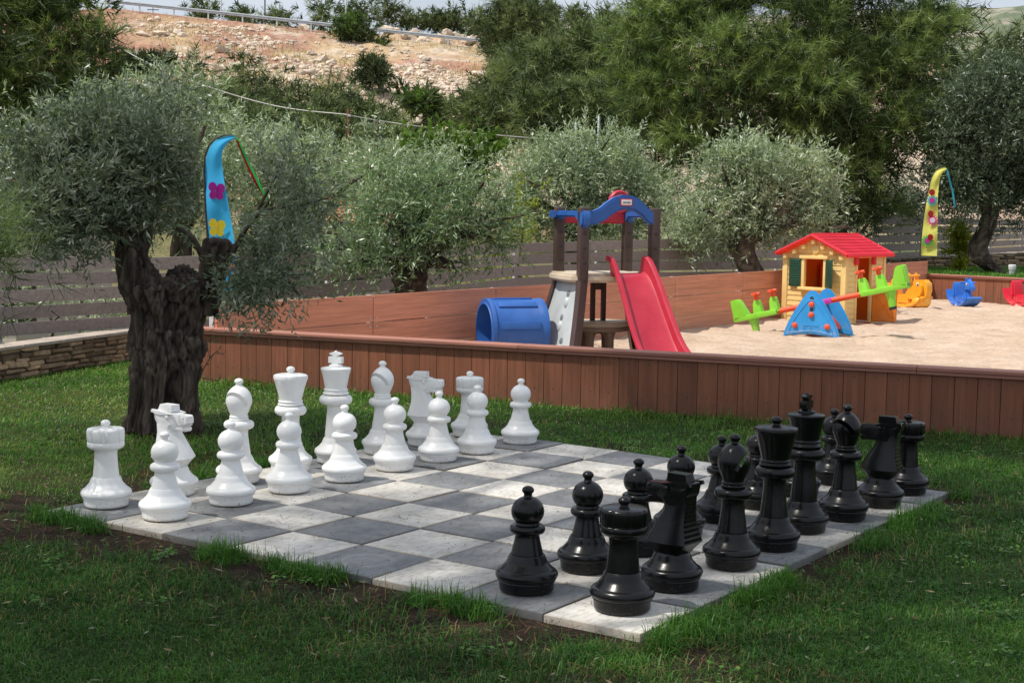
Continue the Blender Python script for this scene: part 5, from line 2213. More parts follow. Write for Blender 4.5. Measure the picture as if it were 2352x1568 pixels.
def gnarl(me, amp, fx, fz, amp2, seed):
    """push a trunk surface in and out: vertical bark ridges plus larger knots"""
    me.update()
    off = Vector((seed*7.3, seed*3.1, seed*1.7))
    nv = len(me.vertices)
    nor = np.empty(nv*3, np.float32)
    me.vertex_normals.foreach_get('vector', nor)
    nor = nor.reshape(-1, 3)
    tn = []
    for i, v in enumerate(me.vertices):
        p = v.co
        w_ = mnoise.noise(Vector((p.x*2, p.y*2, p.z*2))+off)*.6
        q = Vector((p.x*fx+w_*2, p.y*fx, p.z*fz+w_*3))+off
        a = min(1, abs(mnoise.noise(q))*2.6)
        b = min(1, abs(mnoise.noise(q*2.3+off))*2.6)
        c = mnoise.noise(Vector((p.x*4, p.y*4, p.z*2.4))+off)
        d = amp*(a*.7+b*.45-.6)+amp2*c
        tn.append(max(0, min(1, .05+.55*a*(.55+.45*b)+.35*b)))
        v.co = p+Vector(nor[i].tolist())*d
    if 'tint' in me.attributes:
        me.attributes.remove(me.attributes['tint'])
    at_ = me.attributes.new('tint', 'FLOAT', 'POINT')
    at_.data.foreach_set('value', tn)
    me.update()


def fused(parts, name, mat, parent, vox, sm=2):
    """join overlapping lofts into one continuous trunk (voxel remesh), then return its object"""
    me = parts.mesh(name)
    o = link(name, me, None)
    md = o.modifiers.new('fuse', 'REMESH')
    md.mode = 'VOXEL'
    md.voxel_size = vox
    m2 = o.modifiers.new('soft', 'SMOOTH')
    m2.factor = .5
    m2.iterations = sm
    me2 = evaluated_mesh(o, name)
    bpy.data.objects.remove(o)
    me2.materials.clear()
    me2.shade_smooth()
    return link(name, me2, mat, parent)


def grow(mb, start, lobes, r0, rr, split=.5, n=6):
    """branches from the trunk top into every crown lobe"""
    for l in lobes:
        c = np.array(l[:3])
        s = np.array(start)
        mid = s*.5+c*.5+np.array([rr.gauss(0, .1), rr.gauss(0, .1), rr.uniform(-.05, .15)])*np.linalg.norm(c-s)
        limb(mb, [s, mid, c], r0*rr.uniform(.5, .9), r0*.22, n, 5)
        for k in range(3):
            e = c+np.array([rr.gauss(0, 1)*l[3], rr.gauss(0, 1)*l[4], rr.gauss(.2, .8)*l[5]])*.62
            limb(mb, [mid*.4+c*.6, (mid*.2+c*.5+e*.3)+np.array([0, 0, .04]), e], r0*.25, r0*.07, 5, 4)


# ---- 1. the old gnarled olive in front
TB = gnd(363, 985, LAWN_Z)
YT1 = TB[1]
t1 = thing('olive_tree', 'old gnarled olive tree with thick dark trunk standing on the lawn at the left', 'tree', (TB[0], TB[1], LAWN_Z))
OFF1 = Matrix.Translation((-TB[0], -TB[1], -LAWN_Z))


def prow(px0, px1, y, dy=0.0):
    a, b_ = at(px0, y, YT1+dy), at(px1, y, YT1+dy)
    return (a+b_)/2, np.linalg.norm(b_-a)/2


rows = [(1012, 276, 450), (990, 288, 440), (945, 302, 432), (900, 309, 437), (850, 310, 448), (800, 309, 452), (750, 307, 462), (710, 303, 476), (675, 298, 492), (662, 296, 496), (650, 316, 480), (642, 345, 455), (638, 380, 425)]
vs, fs = [], []
nn = 48
for i, (y, a, b_) in enumerate(rows):
    c, r = prow(a, b_, y)
    for k in range(nn):
        an = 2*PI*k/nn
        q = r*(1+.06*math.sin(3*an+y*.012)+.05*math.sin(5*an-y*.02))
        if y > 930:
            q *= 1+.10*(y-930)/80*math.sin(4*an+1)
        vs.append((c[0]+q*math.cos(an), c[1]+q*math.sin(an)*.85, c[2]))
for i in range(len(rows)-1):
    for k in range(nn):
        a, b_ = i*nn+k, i*nn+(k+1) % nn
        fs.append((a, b_, b_+nn, a+nn))
fs.append(tuple(range(nn))[::-1])
fs.append(tuple(range((len(rows)-1)*nn, len(rows)*nn)))
mb = MB()
mb.add(vs, fs)


def pxlimb(mb, pts, n=16, k=6):
    """pts: (px, py, radius px, depth offset)"""
    P = spline([at(x, y, YT1+d) for x, y, r, d in pts], k)
    R_ = [r*YT1/FD for x, y, r, d in pts]
    rad = np.interp(np.linspace(0, len(R_)-1, len(P)), range(len(R_)), R_)
    mb.tube(P, list(rad), n)


pxlimb(mb, [(345, 700, 55, .0), (322, 640, 46, -.03), (306, 590, 38, -.03), (312, 545, 33, .02), (330, 505, 24, .05), (345, 470, 18, .1)])       # left limb
pxlimb(mb, [(318, 600, 30, -.05), (295, 575, 24, -.02), (282, 560, 17, .0)])                                                             # knuckle left
pxlimb(mb, [(470, 720, 40, .0), (484, 660, 33, .0), (492, 615, 28, .0), (496, 565, 26, .0), (497, 556, 25, .0)])                      # sawn stump right
pxlimb(mb, [(450, 690, 46, .18), (425, 652, 34, .20), (405, 634, 24, .22), (392, 622, 16, .22)])                                         # rear knots
pxlimb(mb, [(390, 700, 56, -.08), (400, 672, 38, -.05), (430, 655, 26, .05)])
pxlimb(mb, [(340, 800, 30, -.10), (338, 860, 30, -.11), (330, 930, 30, -.10), (318, 990, 32, -.1)])
pxlimb(mb, [(440, 780, 34, -.08), (425, 850, 34, -.12), (415, 930, 34, -.12), (420, 990, 38, -.1)])
pxlimb(mb, [(376, 760, 40, -.16), (372, 840, 36, -.17), (368, 930, 34, -.16), (362, 995, 40, -.15)])
mb2 = MB()
mb2.v = [tuple(OFF1 @ Vector(p)) for p in mb.v]
mb2.f = mb.f
mb2.t = mb.t
tr = fused(mb2, 'trunk', M_bark, t1, .010, 2)
gnarl(tr.data, .040, 21, 2.4, .036, 2)
mb = MB()
pxlimb(mb, [(312, 560, 22, .02), (330, 470, 14, .0), (352, 410, 11, .05), (340, 350, 8, .1), (300, 300, 6, .1)], 10)
pxlimb(mb, [(318, 540, 20, .02), (275, 460, 12, -.1), (225, 400, 9, -.2), (160, 370, 6, -.25), (110, 350, 4, -.2)], 10)
pxlimb(mb, [(330, 480, 13, .05), (400, 400, 9, .1), (450, 340, 6, .15), (470, 290, 4, .2)], 10)
pxlimb(mb, [(310, 560, 16, -.05), (250, 520, 9, -.25), (180, 500, 6, -.4), (110, 500, 4, -.4)], 8)
pxlimb(mb, [(462, 585, 7, .0), (445, 550, 6, -.05), (420, 530, 5, -.1), (405, 524, 4, -.1)], 8)      # pale curved twig
pxlimb(mb, [(500, 630, 7, -.03), (525, 600, 7, -.08), (545, 560, 6, -.1), (580, 505, 5, -.1), (620, 480, 4, -.1), (700, 468, 3, -.1), (755, 455, 2, -.1)], 8)
pxlimb(mb, [(545, 560, 5, -.1), (590, 575, 4, -.2), (640, 620, 3, -.25), (690, 680, 2, -.25)], 8)
pxlimb(mb, [(580, 505, 4, -.1), (620, 430, 3, -.1), (650, 370, 2.5, -.1), (655, 330, 2, -.1)], 8)
pxlimb(mb, [(525, 568, 5, .0), (550, 562, 4, .1), (600, 570, 3, .2), (660, 600, 2, .25)], 8)
mb2 = MB()
mb2.v = [tuple(OFF1 @ Vector(p)) for p in mb.v]
mb2.f, mb2.t = mb.f, mb.t
mb2.build('limbs', M_bark, t1, 60)


def L1(px, py, dy, rx, rz, wgt=1.0, ry=None):
    """crown lobe in the old olive: pixel centre and pixel radii"""
    p = at(px, py, YT1+dy)
    k = YT1/FD
    return (p[0]-TB[0], p[1]-TB[1], p[2]-LAWN_Z, rx*k, ry if ry else .45, rz*k, wgt)


def gap(P):
    r = np.random.default_rng(9).uniform(0, 1, len(P))
    W = P+np.array([TB[0], TB[1], LAWN_Z])-np.array([0, 0, CAMZ])
    D_ = W@FWD
    x = 1176+FD*(W@RIGHT)/D_
    y = 784-FD*(W@UP)/D_
    g = (x > 463) & (x < 546+np.where(y < 475, np.clip(y-300, 0, 165)*.50, 0)) & (y > 298) & (y < 572)
    return (~g) | (r < .015)


lob = [L1(130, 370, .0, 75, 60, .8), L1(220, 330, .1, 90, 85), L1(160, 455, -.2, 105, 65, 1.1), L1(285, 430, -.1, 95, 95, 1.3), L1(385, 360, .1, 90, 90), L1(300, 300, .2, 85, 70, .9), L1(405, 435, .2, 62, 70, .9),
       L1(90, 520, -.3, 70, 45, .6), L1(220, 535, -.2, 70, 40, .6), L1(420, 250, .3, 50, 40, .5), L1(60, 460, -.1, 45, 50, .4)]
lob2 = [L1(610, 520, -.05, 80, 75, .8), L1(650, 600, -.15, 85, 70, .8), L1(560, 600, -.1, 40, 60, .5), L1(650, 420, -.05, 80, 55, .6), L1(690, 680, -.2, 60, 30, .22), L1(580, 650, -.1, 45, 40, .35), L1(700, 480, -.05, 60, 40, .4)]
twig_crown('crown', t1, M_olive, lob, 370, 11, 9, (.058, .0135), .14, .075, 101, up=.2, droop=.1, tintr=(.2, 1), shell=2.4, keep=gap)
twig_crown('crown', t1, M_olive, lob2, 84, 10, 8, (.058, .0135), .15, .085, 102, up=.0, droop=.35, tintr=(.15, 1), shell=1.6, keep=gap)


twig_crown('shoots', t1, M_olive, lob+lob2[:4], 120, 4, 15, (.056, .012), .34, .06, 103, up=.75, droop=.0, tintr=(.1, 1), shell=5.0, spread=.7, keep=gap)


# ---- general olive builder
def olive(label, px, py, Y, wpx, trunk, lobes, mat, seed, leaf=(.075, .018), dens=1.0, name='olive_tree', barkm=None, zbase=None, group=None, droop=.1, up=.25, clump=.13, lean=0.0, tintr=(.2, 1)):
    """px,py: trunk foot in pixels at depth Y; trunk: list (px,py,r px); lobes: (px,py,dy,rx px,rz px,w)"""
    rr = random.Random(seed)
    b0 = at(px, py, Y)
    t = thing(name, label, 'tree', b0, 0, group)
    k = Y/FD

    def loc(x, y, dy=0):
        return at(x, y, Y+dy)-b0
    lo = []
    for l in lobes:
        c = loc(l[0], l[1], l[2])
        lo.append((c[0], c[1], c[2], l[3]*k, (l[3]+l[4])*.5*k*.85, l[4]*k, l[5] if len(l) > 5 else 1.0))
    mb = MB()
    P = spline([loc(*q[:2]) for q in trunk], 6)
    rad = np.interp(np.linspace(0, len(trunk)-1, len(P)), range(len(trunk)), [q[2]*k for q in trunk])
    vs, fs = [], []
    nn_ = 20
    for i, p in enumerate(P):
        for j in range(nn_):
            an = 2*PI*j/nn_
            q = rad[i]*(1+.13*math.sin(3*an+i*.35+seed)+.09*math.sin(7*an+i*.2))
            vs.append((p[0]+q*math.cos(an), p[1]+q*math.sin(an), p[2]))
    for i in range(len(P)-1):
        for j in range(nn_):
            a, b_ = i*nn_+j, i*nn_+(j+1) % nn_
            fs.append((a, b_, b_+nn_, a+nn_))
    fs.append(tuple(range((len(P)-1)*nn_, len(P)*nn_)))
    mb.add(vs, fs)
    grow(mb, P[-1], lo, rad[-1]*.8, rr)
    me = mb.mesh('trunk', 60)
    gnarl(me, .012*max(1, k*60), 12/max(.3, k*120), 2.5, .02, seed)
    link('trunk', me, barkm or M_bark, t)
    area = sum((l[3]*l[5])*l[6] for l in lo)
    nc = int(max(30, area*150*dens))
    twig_crown('crown', t, mat, lo, nc, 9, 7, leaf, leaf[0]*2.3, clump, seed, up=up, droop=droop, shell=2.6, tintr=tintr)
    if nc > 60 and name == 'olive_tree':
        twig_crown('shoots', t, mat, lo, max(12, nc//6), 3, 14, leaf, leaf[0]*5, clump*.7, seed+500, up=up+.5, droop=droop*.5, shell=6.0, spread=.7, tintr=(tintr[0]+.15, tintr[1]))
    return t


olive('green olive tree with short thick trunk behind the sandbox wall, right of the old olive', 940, 720, 15.6, 40, [(940, 740, 36), (940, 690, 33), (942, 655, 34), (945, 630, 40), (945, 600, 44)],
      [(820, 560, .0, 100, 75), (900, 500, -.2, 95, 85), (1000, 540, .0, 100, 90), (1080, 500, .1, 95, 80), (960, 430, .2, 100, 55, .8), (1120, 540, .2, 70, 60, .8), (800, 620, .0, 70, 40, .6), (1040, 610, -.1, 70, 35, .5), (880, 600, -.3, 90, 45, .8), (1160, 470, .3, 40, 60, .6), (870, 400, .3, 60, 40, .6)],
      M_olive_green, 11, (.078, .017), 1.25, droop=.15)
olive('silver-leaved olive tree with leaning trunk between sandbox wall and fence, left of the playhouse', 1735, 668, 22.4, 40, [(1738, 690, 30), (1730, 640, 28), (1716, 600, 27), (1706, 570, 30), (1712, 545, 36)],
      [(1640, 500, .0, 75, 70), (1720, 450, -.2, 85, 85), (1810, 440, .0, 85, 80), (1660, 430, .1, 70, 60), (1760, 390, .2, 80, 50), (1860, 480, .1, 55, 55, .8), (1600, 520, .1, 50, 45, .6), (1780, 520, -.1, 80, 40, .7), (1870, 400, .2, 45, 45, .6), (1690, 370, .2, 50, 32, .5)],
      M_olive_sun, 12, (.10, .023), 1.25, up=.45, droop=0, clump=.14, barkm=M_bark2)
olive('broad pale olive tree behind the fence, right behind the slide tower', 1320, 640, 25.5, 30, [(1320, 660, 24), (1322, 600, 22), (1325, 540, 24)],
      [(1190, 440, .0, 80, 90), (1260, 390, -.3, 90, 75), (1350, 390, .0, 95, 80), (1430, 420, .0, 85, 85), (1480, 470, .2, 65, 75), (1330, 470, -.4, 110, 80), (1220, 510, .2, 80, 50), (1420, 510, .1, 90, 50), (1300, 345, .3, 60, 35, .6), (1530, 480, .5, 45, 60, .6)],
      M_olive_sun, 13, (.095, .022), 1.15, clump=.15)
olive('pale olive tree behind the slat fence, right behind the old olive trunk', 420, 640, 17.5, 30, [(420, 660, 24), (418, 600, 22), (420, 540, 24)],
      [(300, 300, .0, 90, 80), (400, 290, .2, 90, 75), (470, 370, .0, 95, 90), (250, 400, .2, 90, 80), (370, 420, -.2, 110, 90), (450, 500, .0, 90, 70), (130, 330, .3, 60, 70, .8), (340, 230, .4, 60, 45, .7), (430, 215, .4, 40, 35, .5), (190, 290, .4, 70, 60, .7)],
      M_olive_sun, 14, (.085, .020), 1.05, clump=.14)
olive('pale olive tree behind the slat fence around the top of the blue banner', 640, 640, 19.5, 30, [(640, 660, 22), (640, 600, 20), (640, 540, 22)],
      [(570, 380, .0, 80, 75), (650, 400, .2, 90, 80), (720, 380, .1, 80, 75), (600, 470, -.2, 100, 80), (700, 500, -.2, 90, 80), (620, 560, -.1, 90, 60), (540, 330, .4, 50, 40, .7), (680, 330, .4, 60, 40, .7), (780, 440, .3, 60, 60, .8)],
      M_olive_sun, 15, (.088, .021), 1.05, clump=.14)
olive('grey-green olive tree far behind the fence under the wooden utility pole', 840, 560, 27, 30, [(840, 600, 22), (840, 540, 20), (842, 480, 20)],
      [(780, 395, .0, 60, 40), (850, 385, .1, 60, 45), (930, 395, .0, 80, 50), (880, 420, -.2, 90, 60), (875, 305, .2, 28, 32, .6), (1020, 400, .3, 70, 50), (720, 370, .2, 60, 40)],
      M_olive_sun, 16, (.10, .025), .9, clump=.17)
olive('pale olive tree behind the fence at the left edge of the picture', 15, 640, 16.5, 30, [(15, 660, 20), (15, 600, 18), (12, 540, 20)],
      [(-20, 340, .0, 60, 60), (20, 380, .2, 55, 60), (-10, 450, -.1, 70, 70), (60, 560, .0, 70, 45), (10, 520, .1, 60, 60), (100, 590, .2, 70, 35)],
      M_olive_sun, 17, (.08, .02), 1.0, clump=.14)
olive('dark olive tree with curved black trunk on the raised lawn at the right', 2290, 640, 28.5, 40, [(2312, 636, 20), (2285, 622, 22), (2258, 600, 26), (2248, 570, 22), (2262, 530, 20), (2272, 490, 18), (2262, 450, 19)],
      [(2190, 330, .0, 60, 90), (2260, 270, -.2, 80, 90), (2340, 250, .0, 80, 100), (2230, 420, -.2, 75, 60), (2310, 400, .0, 80, 80), (2190, 430, .2, 55, 55, .8), (2360, 360, .2, 60, 110), (2180, 250, .4, 60, 60), (2330, 480, .2, 60, 40, .5), (2150, 470, .3, 40, 50, .6), (2300, 190, .3, 60, 50)],
      M_olive_dark, 18, (.11, .026), 1.2, droop=.35, up=.1, clump=.16)
olive('small olive tree showing over the fence between playhouse roof and yellow banner', 1960, 640, 36, 20, [(1960, 620, 12), (1960, 560, 10)],
      [(1900, 480, 0, 60, 40), (1970, 490, .3, 60, 45), (2040, 460, 0, 60, 50), (2080, 520, .3, 60, 50), (1560, 530, .2, 50, 50), (1620, 540, 0, 60, 40), (1850, 540, .2, 60, 35)],
      M_olive, 19, (.12, .03), .9, clump=.2)
# shrubs
olive('bright green broad-leaved bush above the olives in the middle', 1010, 480, 29, 20, [(1010, 520, 8), (1010, 460, 7)],
      [(960, 350, 0, 45, 35), (1030, 370, 0, 60, 38), (1085, 360, .2, 45, 35), (1000, 400, -.1, 70, 35)], M_broad, 20, (.15, .09), .75, name='fig_bush', clump=.18)
olive('yellow-green shrub behind the slat fence left of the slide tower', 1195, 660, 20.5, 20, [(1195, 680, 6), (1190, 600, 5)],
      [(1195, 480, 0, 26, 50), (1180, 560, 0, 40, 60), (1130, 640, 0, 60, 30), (1050, 630, .1, 60, 25)], M_yellowleaf, 21, (.075, .028), .8, name='shrub', clump=.1)
olive('slender young sapling on the raised lawn between banner and dark olive', 2203, 618, 29.5, 10, [(2203, 622, 3), (2204, 590, 2.5), (2202, 540, 2)],
      [(2203, 600, 0, 9, 18), (2200, 565, 0, 16, 16), (2204, 540, 0, 15, 18)], M_yellowleaf, 22, (.09, .04), 3.0, name='sapling', clump=.05)

olive('pale leafy shrubs showing through the gaps of the left slat fence', 120, 790, 15.6, 20, [(120, 800, 6), (120, 740, 5)],
      [(20, 690, 0, 60, 60), (110, 700, .1, 60, 60), (200, 690, 0, 60, 60), (270, 700, .2, 50, 60)], M_olive_sun, 23, (.075, .02), .55, name='shrub', clump=.12)
olive('green shrubs showing through the gaps of the long slat fence left of the slide', 900, 700, 19.5, 20, [(900, 720, 6), (900, 660, 5)],
      [(640, 660, -1.0, 60, 50), (740, 650, -.6, 60, 45), (830, 640, -.3, 60, 45), (1020, 620, .6, 60, 40), (1100, 610, 1.0, 60, 40)], M_olive_green, 24, (.085, .022), .5, name='shrub', clump=.14)
# twig sprouting from the old trunk on its right side
mb = MB()
for q in ([(466, 850, 1.4), (482, 822, 1.0), (505, 800, .6)], [(482, 822, .9), (478, 805, .5)], [(490, 812, .8), (512, 812, .5)], [(466, 868, 1.2), (485, 872, .6), (500, 876, .4)]):
    mb.tube([at(x, y, YT1-.12)-TB for x, y, r in q], [r*YT1/FD for x, y, r in q], 5)
link('sprout', mb.mesh('sprout', 60), M_bark2, t1)
rng = np.random.default_rng(77)
pp = np.array([at(x, y, YT1-.12)-TB for x, y in ((505, 800), (498, 806), (490, 812), (482, 822), (478, 806), (512, 812), (505, 813), (474, 838), (500, 876), (492, 874), (486, 871))])
P = np.repeat(pp, 3, 0)
D = unit(rng.normal(size=(len(P), 3))+np.array([.6, 0, .3]))
link('sprout_leaves', np_mesh('sprout_leaves', leaf_quads(rng, P, D, np.full(len(P), .022), np.full(len(P), .009)), 4, rng.uniform(.2, .7, len(P))), M_olive, t1)


# ---- pines
def pine(label, px, py, Y, top, hw, seed, mat=None, nl=13, dens=1.0, needle=(.12, .008), name='pine_tree', group=None, shape='cone', tufts=10, needles=11, trunk_r=None, lobes=None, lean=0.0, nbr=16, cat='tree', upright=.45, zfoot=None):
    rr = random.Random(seed)
    b0 = at(px, py, Y)
    if zfoot is not None:
        b0[2] = zfoot
    t = thing(name, label, cat, b0, 0, group)
    k = Y/FD
    tp = at(px, top, Y)-b0
    Hh = tp[2]
    W_ = hw*k
    lo = []
    if lobes:
        for l in lobes:
            c = at(l[0], l[1], Y+l[2])-b0
            lo.append((c[0], c[1], c[2], l[3]*k, (l[3]*.8+l[4]*.2)*k, l[4]*k, l[5] if len(l) > 5 else 1))
    else:
        for i in range(nl):
            f = (i+.5)/nl
            z = Hh*(.12+.86*f) if shape != 'bush' else Hh*(.15+.75*f)
            if shape == 'cone':
                R_ = W_*(1-f)**.65*.95+W_*.12
            elif shape == 'round':
                R_ = W_*math.sqrt(max(.05, 1-(2*f-.95)**2))
            else:
                R_ = W_*math.sqrt(max(.1, 1-(f*.95)**2))
            a = i*2.4+rr.uniform(-.4, .4)
            d = R_*rr.uniform(.25, .62)
            s = R_*rr.uniform(.42, .66)
            lo.append((math.cos(a)*d+lean*z, math.sin(a)*d*.8, z, s, s, s*rr.uniform(.5, .75), 1))
    mb = MB()
    tr_ = .7*trunk_r if trunk_r else max(.05, Hh*.018)
    limb(mb, [(0, 0, -.3), (lean*Hh*.3+rr.gauss(0, .02)*Hh, 0, Hh*.35), (lean*Hh*.7+rr.gauss(0, .02)*Hh, 0, Hh*.7), (tp[0]+lean*Hh, 0, Hh*.96)], tr_, tr_*.25, 8)
    for l in lo[:nbr]:
        c = np.array(l[:3])
        zz = max(.05*Hh, c[2]-.12*Hh)
        s_ = np.array([lean*zz, 0, zz])
        limb(mb, [s_, s_*.45+c*.55+np.array([0, 0, -.02*Hh]), s_*.15+c*.85], tr_*.3, tr_*.05, 5, 4)
    mb.build('trunk', M_pinebark, t, 60)
    vol = sum((l[3]*l[5])*l[6] for l in lo)
    nc = int(max(24, vol/(needle[0]**2)*6.0*dens))
    needle_crown('crown', t, mat or M_pine_far, lo, nc, tufts, needles, needle[0], needle[1], needle[0]*.8, seed, up=upright, shell=4.0, tuftlen=needle[0]*1.1)
    needle_crown('inner_crown', t, M_pine_shade if Y == 30 else M_pine_far_shade, lo, int(nc*.55), 5, 9, needle[0]*1.5, needle[1]*2.6, needle[0]*1.1, seed+900, up=.1, tuftlen=needle[0], shell=1.5)  # inner needles coloured dark to stand for shade within the crown
    return t


# big pine behind the fence
BP = [(1500, 120, .0, 90, 60), (1560, 40, .2, 100, 70), (1640, 130, -.5, 110, 70), (1470, 210, .3, 70, 45), (1540, 220, -.3, 90, 55), (1600, 300, -.6, 95, 50), (1500, 300, .2, 70, 40), (1700, 220, -.8, 110, 65), (1690, 40, .2, 120, 70),
      (1800, 110, -.6, 110, 70), (1820, 230, -1.0, 110, 60), (1780, 310, -.6, 100, 50), (1900, 40, .3, 120, 70), (1920, 160, -.5, 110, 65), (1930, 280, -.9, 110, 55), (1900, 380, -.6, 100, 50), (2020, 90, .2, 100, 70), (2040, 200, -.3, 100, 55),
      (2030, 310, -.6, 100, 50), (1990, 400, -.5, 90, 50), (2110, 280, -.3, 80, 40), (2120, 130, .3, 90, 60), (1990, 470, -.3, 70, 45), (1490, 390, .2, 60, 40, .8), (1570, 370, -.2, 60, 35), (1660, 330, .2, 90, 40), (1720, -60, .3, 120, 70), (1880, -80, .3, 130, 70), (2040, -40, .4, 110, 60), (1560, -60, .4, 100, 60), (2140, 40, .5, 80, 50), (1470, 440, .3, 45, 25, .5)]
pine('big dark green pine with long drooping needle sprays behind playhouse and fence', 1885, 620, 30, -200, 400, 31, M_pine, dens=.78, needle=(.24, .0105), lobes=BP, tufts=7, needles=27, trunk_r=.20, nbr=30, upright=.35)
mb = MB()
bp0 = at(1872, 560, 29.4)
mb.box((0, 0, 0), (.20, .18, .36), bev=.02)
o = mb.build('loudspeaker', M_black_p)
o.location = tuple(at(1873, 530, 29.55))
tag(o, 'small black loudspeaker box fixed to the pine trunk above the playhouse', 'loudspeaker')

# left pines
pine('tall dark pine at the upper left edge of the picture', 60, 380, 34, -130, 150, 32, M_pine, dens=.85, needle=(.27, .019), lobes=[(20, 60, 0, 80, 55), (110, 50, .2, 80, 55), (160, 120, 0, 70, 45), (60, 150, -.3, 90, 55), (190, 190, .2, 60, 40), (120, 220, 0, 90, 45), (30, 250, -.2, 90, 50), (170, 270, .2, 60, 38), (80, 300, 0, 80, 40), (-30, 150, .2, 80, 60), (100, -30, .3, 90, 50), (10, -40, .2, 90, 60), (210, 90, .3, 45, 35, .7), (230, 240, .5, 40, 50, .7), (-30, 320, 0, 60, 40)], tufts=9, needles=12, trunk_r=.2)
pine('needle branch tips of a nearby pine at the far left edge', -60, 640, 6.6, 420, 90, 33, M_pine, dens=.09, needle=(.11, .0022), lobes=[(-34, 560, 0, 26, 24), (-14, 600, 0, 20, 16, .8), (-26, 640, 0, 18, 14, .6), (-34, 690, 0, 18, 10, .5), (-60, 520, 0, 30, 40)], tufts=5, needles=24, trunk_r=.06, nbr=3, zfoot=LAWN_Z)
# middle pines
for i, (px_, top_, base_, hw_, Y, lab, shp) in enumerate([
        (1190, -14, 200, 95, 88, 'dark pine with domed crown standing above the olives on the hill slope, touching the sky', 'round'),
        (1135, 190, 345, 78, 58, 'bushy pine on the lower slope right of the rocky scree', 'round'),
        (1215, 95, 345, 100, 55, 'broad olive-green pine left of the big pine, in front of the domed pine', 'round'),
        (1330, 60, 345, 115, 50, 'large rounded pine in the middle, left of the big dark pine', 'round'),
        (1420, 20, 350, 90, 56, 'pine partly hidden by the left edge of the big dark pine', 'round'),
        (1280, 210, 350, 100, 46, 'dense low pine just above the broad pale olive', 'round'),
        (1400, 200, 350, 80, 45, 'low pine above the right end of the broad pale olive', 'round'),
        (2290, 60, 420, 90, 55, 'tall pine behind the dark olive near the right edge', 'round'),
        (2190, 110, 420, 70, 58, 'pine between the big pine and the right edge', 'round')]):
    pine(lab, px_, base_, Y, top_, hw_, 40+i, M_pine_far, nl=15, dens=1.15, needle=(.34, .021), shape=shp, tufts=6, needles=12)
# slope pines
SL = [(300, 205, 335, 55, 74, 'small slope pine left of the row, below the dark shrubs'), (385, 165, 335, 62, 70, 'slope pine right of the dark shrubs'), (452, 108, 330, 58, 78, 'slope pine with pointed top below the rubble patch'), (515, 175, 338, 66, 66, 'broad slope pine behind the pale olive tree'),
      (560, 120, 330, 66, 76, 'tall slope pine in the middle of the row'), (628, 150, 335, 62, 72, 'slope pine right of the tallest one, under the wire'), (690, 190, 345, 66, 64, 'dense slope pine left of the wooden utility pole'), (762, 128, 330, 52, 78, 'slope pine with tufted top rising over the boulders'),
      (735, 250, 350, 70, 58, 'low slope pine just left of the wooden utility pole'), (822, 205, 345, 66, 66, 'slope pine directly behind the wooden utility pole'), (880, 240, 345, 56, 64, 'slope pine right of the wooden utility pole'), (930, 272, 350, 48, 62, 'rightmost slope pine of the row below the scree'),
      (590, 240, 350, 80, 58, 'low slope pine above the blue banner'), (470, 240, 350, 80, 58, 'low slope pine behind the top of the pale olive')]
for i, (px_, top_, base_, hw_, Y, lab) in enumerate(SL):
    pine(lab, px_, base_, Y, top_+14, hw_*.93, 60+i, M_pine_far, nl=13, dens=1.15, needle=(.38, .026), shape='cone', tufts=6, needles=11)
# round dark shrubs on the slope
M_darkshrub = leafmat('dark_shrub', [(.02, .035, .018), (.045, .068, .032), (.08, .11, .055)], .2, .5, .3)
for i, (px_, py_, r, lab) in enumerate([(285, 150, 24, 'round dark shrub on the red slope, left one'), (318, 152, 26, 'round dark shrub on the red slope, middle one'), (372, 142, 17, 'small round dark shrub beside the rubble'), (245, 108, 30, 'grey-green shrub on the left of the red slope'), (855, 172, 34, 'dark upright shrub at the edge of the pale scree'), (250, 190, 30, 'dark shrub low on the left slope'),
                                        (805, 70, 33, 'fresh green bush growing at the guardrail'), (865, 108, 16, 'small green bush below the guardrail'), (1000, 262, 20, 'small green bush at the foot of the scree'), (962, 236, 17, 'low green bush beside the scree foot')]):
    Y = 112 if py_ < 200 else 80
    if py_ < 120:
        Y = 145
    pine(lab, px_, py_+r*.9, Y, py_-r, r*1.15, 90+i, M_darkshrub if i not in (3, 6, 7, 8, 9) else (M_olive_sun if i == 3 else M_broad), nl=6, dens=1.2, needle=(.42, .06), name='shrub', shape='bush', tufts=7, needles=7, cat='shrub', nbr=3)
# skyline trees above the road
for i, (px_, base_, top_, hw_, lab, shp) in enumerate([
        (470, 28, -2, 32, 'small rounded tree on the skyline just left of the first lamp post', 'round'), (550, 42, 15, 26, 'low tree on the skyline between the lamp posts', 'bush'), (633, 46, 13, 28, 'dark small tree on the skyline right of the thin dark post', 'bush'),
        (735, 50, -8, 44, 'large skyline pine left of the second lamp post', 'round'), (818, 48, -2, 36, 'skyline pine right of the second lamp post', 'round'), (890, 50, -20, 42, 'tallest skyline pine right of the second lamp post', 'round'),
        (945, 48, 24, 30, 'pale bush on the skyline right of the tallest pine', 'bush'), (1003, 50, 20, 18, 'small thin tree on the skyline', 'cone'), (1033, 50, 14, 16, 'thin dark tree on the skyline left of the wooden pole', 'cone'), (1090, 58, 15, 36, 'bushy tree on the skyline under the dark wooden pole', 'bush'),
        (1255, 44, 4, 30, 'skyline bush right of the domed pine', 'bush'), (1322, 46, 12, 16, 'small tree on the skyline over the rounded pine', 'round'), (1395, 50, 14, 26, 'skyline tree near the left edge of the big pine', 'bush')]):
    pine(lab, px_, base_+20, 168, top_+8, hw_*.85, 110+i, M_pine_far, nl=9, dens=.4, needle=(.62, .06), shape=shp, tufts=7, needles=8, nbr=6)

